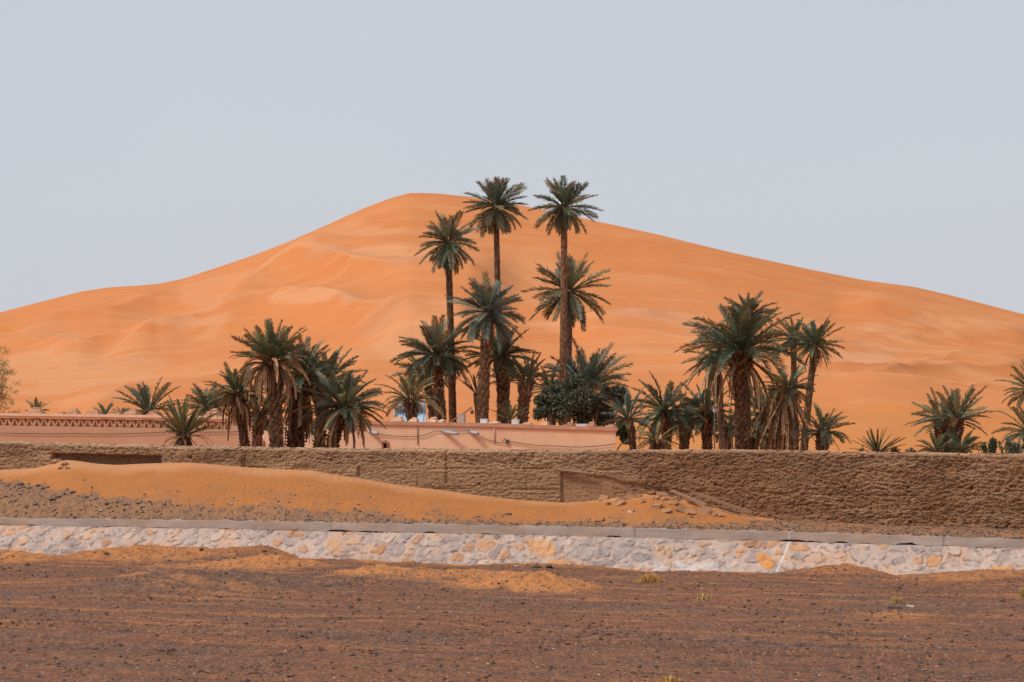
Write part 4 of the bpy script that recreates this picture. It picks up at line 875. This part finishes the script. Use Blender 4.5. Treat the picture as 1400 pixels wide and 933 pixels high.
palm(53, 101, [(1030, 616)], (1034, 592), 36, 'low palm with reddish dry fronds behind the big thick trunk', n=24, e=(-20, 75), droop=40, lw=.17, tw=(10, 10), cols=G2 + [(.2, .10, .055)], skirt=dict(n=12, r=.9, e=(-60, 10), droop=60, cols=DRY))
palm(54, 88, [(1123, 618), (1124, 604)], (1126, 591), 38, 'short leafy palm with two fallen brown fronds', n=34, e=(-18, 82), droop=36, lw=.21, tw=(14, 13), stub=.5, boot=.2, cols=G1[:4], skirt=dict(n=6, r=.8, e=(-70, 5), droop=80, cols=DRY))
palm(55, 100, [(993, 616)], (996, 585), 40, 'pale green low palm seen just left of the thick trunk', n=24, e=(-20, 75), droop=38, lw=.18, tw=(10, 10), cols=G2 + G1[:1], skirt=dict(n=14, r=.8, e=(-80, 0), droop=60, cols=STRAW))
palm(56, 101, [(935, 616)], (938, 575), 46, 'low dark palm behind the arching one', n=34, e=(-25, 75), droop=34, lw=.2, tw=(12, 12), cols=G1[:3])
# --- far right
palm(57, 90, [(1198, 624)], (1199, 620), 36, 'stemless fan of stiff spiky leaves standing alone behind the wall', n=24, e=(12, 84), droop=8, lw=.13, tw=(6, 6), cols=G1[:3] + G2[:1], stiff=1.3, stub=.3, boot=0)
palm(58, 100, [(1289, 616), (1289, 595)], (1289, 575), 45, 'left palm of the close pair, with the thicker trunk', n=28, e=(-12, 84), droop=18, lw=.17, tw=(17, 16), stub=.5, boot=.3, cols=G1[:4] + G2[:1])
palm(59, 98, [(1306, 616), (1307, 595)], (1308, 574), 50, 'right palm of the close pair, with fronds fanning right', n=28, e=(-14, 84), droop=24, lw=.17, tw=(13, 13), stub=.5, boot=.3, cols=G1[:4] + G2[:1])
palm(60, 95, [(1322, 624)], (1316, 616), 36, 'low leafy palm sucker right of the close pair', n=26, e=(-4, 74), droop=30, lw=.2, tw=(6, 6), cols=G1[:3])
palm(61, 95, [(1278, 624)], (1281, 618), 30, 'low dull palm sucker left of the close pair', n=22, e=(0, 74), droop=30, lw=.2, tw=(6, 6), cols=G2[:3] + G1[:2])
palm(62, 96, [(1412, 616), (1412, 575)], (1411, 534), 42, 'palm cut by the picture edge, upper crown', n=34, e=(-25, 84), droop=30, lw=.2, tw=(11, 11), cols=G2 + G1[:2])
palm(63, 93, [(1408, 620)], (1407, 592), 46, 'low spreading palm cut by the picture edge', n=28, e=(-10, 84), droop=38, lw=.16, tw=(10, 10), cols=G1[:3] + G2)

# ------------------------------------------------------------------ bush, tamarisk, small plants
def leaf_cloud(mb, c, rad, n, size, rng, cols, shell=.55):
    d = rng.normal(size=(n, 3)); d /= np.linalg.norm(d, axis=1)[:, None]; rr = (shell + (1 - shell) * rng.random(n) ** .6)
    P = np.asarray(c) + d * rr[:, None] * np.asarray(rad) * (1 + .18 * np.sin(d[:, :1] * 5 + c[0]) * np.cos(d[:, 2:] * 6))
    A = d * .6 + rng.normal(size=(n, 3)) * .7; A /= np.linalg.norm(A, axis=1)[:, None]; B = np.cross(A, rng.normal(size=(n, 3))); B /= np.linalg.norm(B, axis=1)[:, None]
    s = size * rng.uniform(.6, 1.4, (n, 1))
    V = np.stack([P - A * s, P + B * s * .42, P + A * s, P - B * s * .42], 1).reshape(-1, 3)
    cc = np.asarray(cols)[rng.integers(len(cols), size=n)] * rng.uniform(.7, 1.35, (n, 1))
    mb.add(V, np.arange(4 * n).reshape(n, 4), col=np.repeat(cc, 4, 0))
rng = np.random.default_rng(77); Y = 103.0; s = Y / F
base = np.array([wx(790, Y), Y, desert_z(790, Y)]); root = empty('bush', tuple(base)); tag(root, 'large round dark green bush swelling over the end of the house roof', 'bush')
BC = [(.125, .125, .078), (.090, .100, .066), (.165, .150, .095), (.068, .080, .055)]
mb = MB(); tr = MB()
for (px, py, rp) in ((748, 547, 17), (764, 541, 17), (783, 535, 19), (778, 556, 24), (800, 548, 22), (817, 556, 20), (800, 568, 20), (826, 568, 18), (838, 546, 15), (848, 552, 10), (762, 562, 16), (822, 538, 12), (742, 566, 13), (790, 524, 13), (846, 540, 14), (848, 585, 14), (856, 597, 11), (745, 556, 10)):
    cz = np.array([wx(px, Y), Y + rng.normal(0, .35), wz(py, Y)]); rad = np.array([rp * s, rp * s * .9, rp * s * .92])
    for k in range(9):
        d = rng.normal(size=3); d /= np.linalg.norm(d); leaf_cloud(mb, cz + d * rad * .62, rad * .50, 150, .078, rng, BC, .15)
    tr.tube([base + np.array([rng.normal(0, .2), rng.normal(0, .2), 0]), base * .4 + cz * .6 + np.array([0, 0, -.3]), cz], [.07, .045, .02], 7, (.20, .11, .065))
keep(mb.build('crown', M['leaf']), root); keep(tr.build('trunk', M['trunk']), root)
mb = MB(); mb.tube([(wx(752, Y), Y + .1, 1), (wx(752, Y), Y + .1, wz(562, Y))], [.17, .13], 9, (.22, .12, .07)); keep(mb.build('trunk', M['trunk'], None, True), root)
# feathery tamarisk cut by the left picture edge
rng = np.random.default_rng(5); Y = 108.0; s = Y / F; base = np.array([wx(-25, Y), Y, desert_z(-25, Y)])
root = empty('tamarisk_tree', tuple(base)); tag(root, 'feathery yellow green tree cut by the left picture edge', 'tree')
mb = MB(); tr = MB(); TCc = [(.44, .34, .14), (.34, .29, .12), (.54, .38, .17), (.28, .22, .10)]
for k in range(70):
    px, py = rng.normal(-24, 20), rng.uniform(474, 578)
    px = min(px, 20 - abs(py - 515) * .18 + rng.normal(0, 4)); 
    P = np.array([wx(px, Y), Y + rng.normal(0, .8), wz(py, Y)]); mid = base * .35 + P * .65 + np.array([rng.normal(0, .2), rng.normal(0, .2), .1])
    tr.tube([base + np.array([0, 0, .1]), base * .7 + P * .3, mid, P], [.05, .03, .014, .006], 5, (.14, .085, .055))
    for j in range(5):
        d = rng.normal(size=3) * np.array([.20, .25, .18]); leaf_cloud(mb, P + d, np.array([.24, .24, .16]), 75, .034, rng, TCc, .1)
keep(mb.build('crown', M['leaf']), root); keep(tr.build('trunk', M['trunk']), root)
def leafy(px, py, hpx, wpx, Y, seed, cols, label, name='leafy_plant', size=.07):
    rng = np.random.default_rng(seed); s = Y / F; b = np.array([wx(px, Y), Y, desert_z(px, Y)]); top = wz(py - hpx, Y); lowv = wz(py, Y)
    root = empty(name, tuple(b)); tag(root, label, 'plant', 'low plants behind the mud wall'); mb = MB(); st = MB()
    for k in range(12):
        x = rng.normal(0, wpx * s * .35); t = np.array([b[0] + x * 1.5, b[1] + rng.normal(0, .15), top - abs(x) * .5 - rng.random() * .35])
        st.tube([b + np.array([x * .4, 0, 0]), (b + t) / 2 + np.array([x * .2, 0, 0]), t], .012, 5, (.08, .07, .04))
        for q_ in np.linspace(.3, 1, 9):
            leaf_cloud(mb, np.array([b[0] + x * (.4 + .6 * q_), t[1], lowv - .3 + (t[2] - lowv + .3) * q_]), (.08, .08, .08), 10, size, rng, cols, .1)
    keep(mb.build('foliage', M['leaf']), root); keep(st.build('stem', M['trunk']), root)
leafy(1357, 622, 24, 18, 92, 1, [(.06, .10, .055), (.10, .14, .075), (.04, .075, .045)], 'upright dark green leafy plant right of the close palm pair', size=.075)
leafy(1382, 622, 26, 24, 91, 2, [(.17, .20, .13), (.24, .26, .18), (.12, .15, .09)], 'pale green leafy plant near the picture edge behind the wall', size=.075)
leafy(1222, 621, 10, 12, 90, 3, [(.10, .09, .05), (.14, .12, .07)], 'dull low scrub just right of the spiky fan', size=.05)
leafy(1245, 621, 9, 12, 92, 4, [(.07, .085, .06), (.10, .11, .08)], 'grey green low scrub farther right of the spiky fan', size=.05)
leafy(1178, 621, 10, 8, 91, 5, [(.30, .16, .06), (.24, .14, .06)], 'rusty low scrub just left of the spiky fan', size=.05)
# garden lantern on a thin post among the right palms
Y = 90.0; P = np.array([wx(977, Y), Y, desert_z(977, Y)]); zl = wz(561, Y)
root = empty('garden_lamp', tuple(P)); tag(root, 'small white lantern on a thin post among the right palms', 'lamp')
mb = MB(); mb.tube([P + np.array([0, 0, -.1]), (P[0], Y, zl - .1)], .025, 7, (.08, .07, .06)); keep(mb.build('post', M['paint'], None, True), root)
mb = MB(); mb.tube([(P[0], Y, zl - .1), (P[0], Y, zl - .06), (P[0], Y, zl + .07), (P[0], Y, zl + .10)], [.03, .06, .07, .03], 6, (.50, .52, .58)); keep(mb.build('lantern', M['paint']), root)
mb = MB(); mb.tube([(P[0], Y, zl + .095), (P[0], Y, zl + .12), (P[0], Y, zl + .17)], [.11, .10, .01], 6, (.10, .09, .09)); keep(mb.build('cap', M['paint']), root)

# ------------------------------------------------------------------ rubble, planks, tufts, gravel
def rock_mesh(rng, sx, sy, sz, n=2):
    import bmesh
    bm = bmesh.new(); bmesh.ops.create_icosphere(bm, subdivisions=n, radius=1)
    V = np.array([v.co[:] for v in bm.verts]); T = np.array([[v.index for v in f.verts] for f in bm.faces]); bm.free()
    for k in range(7):
        nrm = rng.normal(size=3); nrm /= np.linalg.norm(nrm); dcut = rng.uniform(.5, .85); dd = V @ nrm - dcut; V = V - np.clip(dd, 0, 9)[:, None] * nrm
    V = V + .05 * rng.normal(size=V.shape); return V * np.array([sx, sy, sz]), T
def rock(px_or_pos, size, rng, col, label, group, name='rock', cat='rock', flat_=.6, sink=.3):
    P = np.asarray(px_or_pos, float); V, T = rock_mesh(rng, size * rng.uniform(.8, 1.3), size * rng.uniform(.7, 1.1), size * flat_)
    a = rng.uniform(0, 6.28); V = np.stack([V[:, 0] * math.cos(a) - V[:, 1] * math.sin(a), V[:, 0] * math.sin(a) + V[:, 1] * math.cos(a), V[:, 2]], -1)
    mb = MB(); mb.add(V, None, T, col=np.asarray(col) * rng.uniform(.75, 1.25)); o = mb.build(name, M['rock']); o.location = (P[0], P[1], P[2] + size * flat_ * (1 - sink) * .35)
    return tag(o, label, cat, group)
rng = np.random.default_rng(9)
RL = 'dark rubble stone at the foot of the left end of the sand drift'
for (px, py, sz) in ((4, 662, 6), (12, 664, 7), (20, 666, 5), (28, 663, 9), (33, 667, 7), (40, 668, 6), (52, 665, 6), (60, 668, 7), (66, 667, 5), (72, 683, 9), (80, 680, 8), (88, 676, 6), (100, 673, 7), (118, 680, 6), (132, 682, 6), (146, 689, 7), (160, 687, 6), (172, 690, 6), (190, 688, 7), (205, 687, 6), (48, 690, 8), (20, 686, 6), (8, 680, 6), (56, 679, 5), (36, 694, 5), (110, 697, 5), (75, 698, 6), (225, 690, 6), (243, 692, 5)):
    P = terrace_at(px, py); rock(P, sz * .62 * P.y / F, rng, (.20, .14, .11), RL, 'rubble stones below the left sand drift')
RW = 'whitish stone among gravel above the stone revetment'
for (px, py, sz) in ((138, 699, 6), (131, 698, 4), (171, 706, 4), (196, 692, 5), (372, 693, 5), (316, 690, 6), (352, 691, 5)):
    P = terrace_at(px, py); rock(P, sz * .55 * P.y / F, rng, (.42, .34, .28), RW, 'pale stones above the revetment')
SL = [(825, 684, 13, 'flat mud slab at the left end of the slab heap'), (832, 690, 7, None), (846, 690, 15, 'tilted mud slab left of the heap, standing on edge'), (862, 681, 12, None), (874, 680, 10, None), (905, 678, 14, None), (899, 693, 13, None), (911, 700, 14, None), (920, 689, 13, None), (934, 699, 18, None), (944, 702, 14, None), (962, 700, 16, None), (890, 676, 10, None), (912, 684, 9, None), (976, 705, 8, None), (880, 687, 7, None), (852, 683, 7, None), (985, 706, 7, None), (897, 683, 8, None), (926, 683, 9, None)]
for (px, py, wpx, lab) in SL:
    P = terrace_at(px, py); s = P.y / F; mb = MB(); t1, t2 = rng.normal(0, .25), rng.uniform(.1, .5)
    if lab and 'edge' in lab: t1 = -.75
    A = np.array([[math.cos(t1), 0, math.sin(t1)], [0, 1, 0], [-math.sin(t1), 0, math.cos(t1)]]) @ np.array([[1, 0, 0], [0, math.cos(t2), -math.sin(t2)], [0, math.sin(t2), math.cos(t2)]])
    mb.box((0, 0, 0), (wpx * s * .95, wpx * s * 1.2, wpx * s * .12 + .03), rng.uniform(-.5, .5), np.array([.43, .215, .11]) * rng.uniform(.8, 1.1), .015, .022, rng, A)
    o = mb.build('mud_slab', M['rock']); o.location = P + Vector((0, 0, .03)); tag(o, lab or 'broken brown mud slab lying in the heap on the right sand mound', 'slab', 'broken mud slabs on the sand mound')
def plank(a, b, wd, th, label, lift=.08, col=(.33, .19, .115)):
    A, B = terrace_at(*a), terrace_at(*b); A.z += lift; B.z += lift * .4; d_ = B - A; n = 10; mb = MB()
    side = Vector((-d_.y, d_.x, 0)).normalized() * wd / 2; up = Vector((0, 0, th)); V = []; rr_ = np.random.default_rng(3)
    for i in range(n):
        c_ = A + d_ * i / (n - 1); k = 1 + rr_.normal(0, .12)
        V += [c_ - side * k, c_ + side * k, c_ + side * k + up, c_ - side * k + up]
    Q = [(3, 2, 1, 0), (4 * n - 4, 4 * n - 3, 4 * n - 2, 4 * n - 1)]
    for i in range(n - 1):
        for k in range(4): Q.append((i * 4 + k, i * 4 + (k + 1) % 4, i * 4 + 4 + (k + 1) % 4, i * 4 + 4 + k))
    mb.add([tuple(v) for v in V], Q, col=col); o = mb.build('plank', M['wood']); return tag(o, label, 'plank', 'old planks on the sand mound')
plank((946, 683), (1029, 707.5), .16, .07, 'longest weathered plank sloping down the right side of the sand mound', .22)
plank((919, 680), (966, 696), .14, .06, 'shorter weathered plank above the slabs on the sand mound', .16)
plank((984, 699), (1011, 705), .12, .05, 'short dark plank end under the long plank', .08, (.10, .065, .045))
mb = MB(); Ya = ywall(wx(785, 74)); 
A = np.array([wx(765, Ya) , ywall(wx(765, 74.5)) - .04, wz(643, Ya)]); B = np.array([wx(811, Ya), ywall(wx(811, 74.2)) - .05, wz(648.5, Ya)])
mb.tube([A, A * .5 + B * .5 + np.array([0, 0, .015]), B], [.05, .06, .03], 6, (.30, .19, .12)); o = mb.build('wooden_beam', M['wood']); tag(o, 'thin wooden beam end bedded in the mud wall above the smooth patch', 'beam')
# broken crust on the drift by the wall niche
for (px, py, wpx) in ((78, 632, 14), (88, 636, 12), (93, 641, 9), (83, 641, 8)):
    P = terrace_at(px, py); rock(P, wpx * .55 * P.y / F, rng, (.30, .16, .09), 'broken brown mud lump on the drift beside the wall niche', 'mud lumps beside the wall niche', 'mud_lump', 'lump', .55, .2)
# clods on the lower ground
def low_at(px, py):
    Yv = 55.0
    for _ in range(12): Yv = (CZ - ground_z(wx(px, Yv), Yv)) / max(py - HOR, 1) * F; Yv = min(Yv, float(y_at(px, 66.1, .355)) - .1)
    return np.array([wx(px, Yv), Yv, ground_z(wx(px, Yv), Yv)])
for (px, py, sz) in ((6, 760, 9), (14, 757, 8), (22, 765, 10), (12, 767, 9), (36, 764, 7), (28, 757, 7), (50, 767, 6)):
    P = low_at(px, py); rock(P, sz * .6 * P[1] / F, rng, (.26, .125, .065), 'brown earth clod in the heap at the far left foot of the revetment', 'earth clods at the left heap', 'earth_clod', 'clod')
for (px, py, sz) in ((275, 748, 6), (230, 752, 6), (300, 757, 7), (308, 760, 6), (362, 752, 6), (376, 757, 6), (352, 759, 6), (385, 764, 5), (192, 756, 5), (145, 753, 6), (258, 758, 5), (320, 764, 6)):
    P = low_at(px, py); rock(P, sz * .6 * P[1] / F, rng, (.20, .125, .09), 'grey brown stone on the orange earth banked against the revetment', 'stones on the banked earth')
for (px, py, sz, cl_, lab) in ((751, 777, 11, (.085, .065, .055), 'dark stone on top of the orange earth mound'), (735, 778, 12, (.095, .07, .055), 'dark flat stone left of the mound top'), (706, 776, 6, (.52, .38, .30), 'pale pink stone at the revetment foot'), (1048, 888, 4, (.6, .5, .44), 'white pebble on bare ground near the lower middle right'), (819, 923, 4, (.62, .54, .5), 'white pebble near the lower edge'), (66, 787, 3, (.6, .5, .42), 'cream pebble left of the dark spoil heap'), (318, 787, 9, (.44, .22, .10), 'flat orange stone on the dark spoil heap')):
    P = low_at(px, py); rock(P, sz * .6 * P[1] / F, rng, cl_, lab, None, 'stone', 'stone', .45)
def tuft(px, py, wpx, hpx, cols, label, seed, n=260):
    rng = np.random.default_rng(seed); P = low_at(px, py); s = P[1] / F; mb = MB()
    for k in range(n):
        x, y = rng.normal(0, wpx * s * .30), rng.normal(0, wpx * s * .22); az = rng.uniform(0, 6.28); h = hpx * s * rng.uniform(.5, 1.25) * math.exp(-(x / (wpx * s * .45)) ** 2); le = rng.uniform(.2, .9) * h
        b = P + np.array([x, y, -.02]); d_ = np.array([math.sin(az), math.cos(az), 0]); sd_ = np.array([math.cos(az), -math.sin(az), 0]) * .010
        c_ = np.asarray(cols[rng.integers(len(cols))]) * rng.uniform(.7, 1.3)
        mb.add([b - sd_, b + sd_, b + d_ * le * .45 + np.array([0, 0, h * .7]) + sd_ * .7, b + d_ * le * .45 + np.array([0, 0, h * .7]) - sd_ * .7, b + d_ * le + np.array([0, 0, h])], [(0, 1, 2, 3)], [(3, 2, 4)], c_)
    o = empty('grass_tuft', tuple(P)); keep(mb.build('foliage', M['leaf']), o); return tag(o, label, 'grass tuft', 'dry grass tufts')
YG = [(.62, .33, .09), (.52, .30, .09), (.68, .42, .14)]; GG = [(.55, .38, .13), (.42, .34, .12), (.62, .40, .15)]
tuft(889, 795, 36, 11, YG, 'orange dry grass tuft just below the revetment, right of the mound', 1, 420)
tuft(962, 819, 22, 8, GG, 'small yellow grass tuft on bare gravel right of the orange one', 2, 200)
tuft(1226, 823, 22, 9, GG, 'yellow grass tuft above the dark scrap on the right', 3, 240)
tuft(519, 777, 26, 8, GG, 'pale green grass tuft crowning the low mound in the middle', 4, 260)
tuft(915, 931, 40, 7, YG, 'orange grass tuft at the lower picture edge', 5, 300)
tuft(1400, 816, 14, 14, GG, 'grass tuft cut by the right picture edge', 6, 160)
tuft(1223, 838, 10, 5, YG, 'tiny orange tuft beneath the dark scrap', 7, 80)
def scrap(P, wpx, hpx, col, label, name, cat, seed):
    rng = np.random.default_rng(seed); s = P[1] / F; n = 7; x = np.linspace(-.5, .5, n) * wpx * s; mb = MB(); V = []; dp = wpx * s * .5
    for i in range(n):
        zz_ = abs(rng.normal(0, hpx * s * .35)) + .01; V += [(x[i], -dp / 2 * rng.uniform(.6, 1.1), zz_), (x[i], dp / 2 * rng.uniform(.6, 1.1), zz_ + hpx * s * .6), (x[i], dp / 2, zz_ + hpx * s * .6 - .02), (x[i], -dp / 2, zz_ - .02)]
    Q = [(3, 2, 1, 0), (4 * n - 4, 4 * n - 3, 4 * n - 2, 4 * n - 1)]
    for i in range(n - 1):
        for k in range(4): Q.append((i * 4 + k, i * 4 + (k + 1) % 4, i * 4 + 4 + (k + 1) % 4, i * 4 + 4 + k))
    mb.add(V, Q, col=col); o = mb.build(name, M['paint']); o.location = tuple(P); return tag(o, label, cat)
scrap(low_at(1224, 833), 18, 3, (.03, .022, .02), 'dark flat scrap lying under the yellow tuft on the right', 'dark_scrap', 'scrap', 1)
scrap(low_at(1245, 830), 9, 2, (.55, .42, .36), 'pale scrap just right of the dark one', 'pale_scrap', 'scrap', 2)
scrap(np.array(terrace_at(861, 702)), 5, 2.5, (.62, .62, .66), 'white plastic scrap on the sand below the slab heap', 'plastic_scrap', 'scrap', 3)
scrap(np.array(terrace_at(820, 713)), 15, 4, (.34, .16, .06), 'brown crust piece at the lower edge of the drift', 'crust_piece', 'scrap', 4)
scrap(np.array(terrace_at(695, 704)), 9, 2, (.08, .055, .045), 'dark scrap on the smooth sand left of the mud slabs', 'dark_scrap', 'scrap', 5)
P = low_at(205, 781); mb = MB(); s = P[1] / F
mb.tube([P + np.array([-.07, 0, .12]), P + np.array([-.01, 0, .02]), P + np.array([.13, .02, .02])], [.014, .018, .012], 6, (.66, .55, .47)); o = mb.build('stick', M['wood']); tag(o, 'bent pale stick lying on the dark gravel at the left', 'stick')

# loose gravel: thousands of pebbles on the lower ground and the terrace
rng = np.random.default_rng(123)
OV = np.array([(1, 0, 0), (0, 1, 0), (-1, 0, 0), (0, -1, 0), (0, 0, 1), (0, 0, -1)], float); OT = np.array([(0, 1, 4), (1, 2, 4), (2, 3, 4), (3, 0, 4), (1, 0, 5), (2, 1, 5), (3, 2, 5), (0, 3, 5)])
def scatter(P, size, cols, name, label):
    n = len(P); V = OV[None] * (1 + .35 * rng.normal(size=(n, 6, 1))); a = rng.uniform(0, 6.28, n); ca, sa = np.cos(a)[:, None], np.sin(a)[:, None]
    V = np.stack([V[..., 0] * ca - V[..., 1] * sa, V[..., 0] * sa + V[..., 1] * ca, V[..., 2] * rng.uniform(.4, .8, (n, 1))], -1) * size[:, None, None]
    V = V + P[:, None]; Fc = OT[None] + np.arange(n)[:, None, None] * 6
    o = mesh_np(name, V.reshape(-1, 3), [Fc.reshape(-1, 3)], M['rock'], None, np.repeat(cols, 6, 0), None, False); tag(o, label, 'gravel', kind='stuff')
n = 60000
Yp = 35.5 + 36 * rng.random(n) ** 1.1; pxp = rng.uniform(-60, 1460, n); ok = Yp < y_at(pxp, 66.0, .355); Yp, pxp = Yp[ok], pxp[ok]
jj = np.clip(np.searchsorted(pxg, pxp), 1, len(pxg) - 1); zz = np.zeros(len(Yp)); ss = np.zeros(len(Yp)); dk = np.zeros(len(Yp))
for j in np.unique(jj):
    m_ = jj == j; ii = np.clip(np.searchsorted(GY[:, j], Yp[m_]), 0, len(GY) - 1); zz[m_] = GZ[ii, j]; ss[m_] = GS[ii, j]; dk[m_] = dark[ii, j]
keepm = rng.random(len(Yp)) > ss * .75 - dk * .2
cl = smooth(-.25, .5, fbm(pxp * .01, Yp * .35, 201, 4)) ; keepm &= rng.random(len(Yp)) < .30 + .7 * cl
Yp, pxp, zz = Yp[keepm], pxp[keepm], zz[keepm]; n = len(Yp)
pal = np.array([[.15, .078, .050], [.10, .066, .052], [.22, .125, .085], [.27, .13, .065], [.17, .115, .090], [.085, .056, .048], [.16, .088, .058], [.36, .25, .19]])
pr = np.array([.24, .2, .14, .12, .1, .12, .06, .02]); cols = pal[rng.choice(len(pal), n, p=pr / pr.sum())] * rng.uniform(.8, 1.2, (n, 1))
wh = rng.random(n) < .009; cols[wh] = (.55, .46, .40)
size = .007 + .045 * rng.random(n) ** 9; size[wh] = rng.uniform(.014, .026, wh.sum())
scatter(np.stack([wx(pxp, Yp), Yp, zz + size * .2], -1), size, cols, 'gravel', 'loose brown gravel over the bare lower ground')
n = 16000; pj = rng.integers(300, 1040, n); qi = (rng.random(n) ** 1.2 * (nq - 2)).astype(int)
sdv = sd[qi, pj]; km = (rng.random(n) > sdv * 1.04) ; pj, qi = pj[km], qi[km]; n = len(pj)
cols = np.array([[.20, .12, .08], [.12, .085, .07], [.28, .18, .12], [.09, .07, .06], [.36, .27, .21]])[rng.choice(5, n, p=[.32, .28, .2, .16, .04])] * rng.uniform(.8, 1.2, (n, 1))
size = .012 + .036 * rng.random(n) ** 6
scatter(np.stack([Xt[qi, pj] + rng.normal(0, .02, n), Yt[qi, pj] + rng.normal(0, .015, n), Zt[qi, pj] + size * .3], -1), size, cols, 'gravel', 'loose gravel on the strip above the stone revetment')
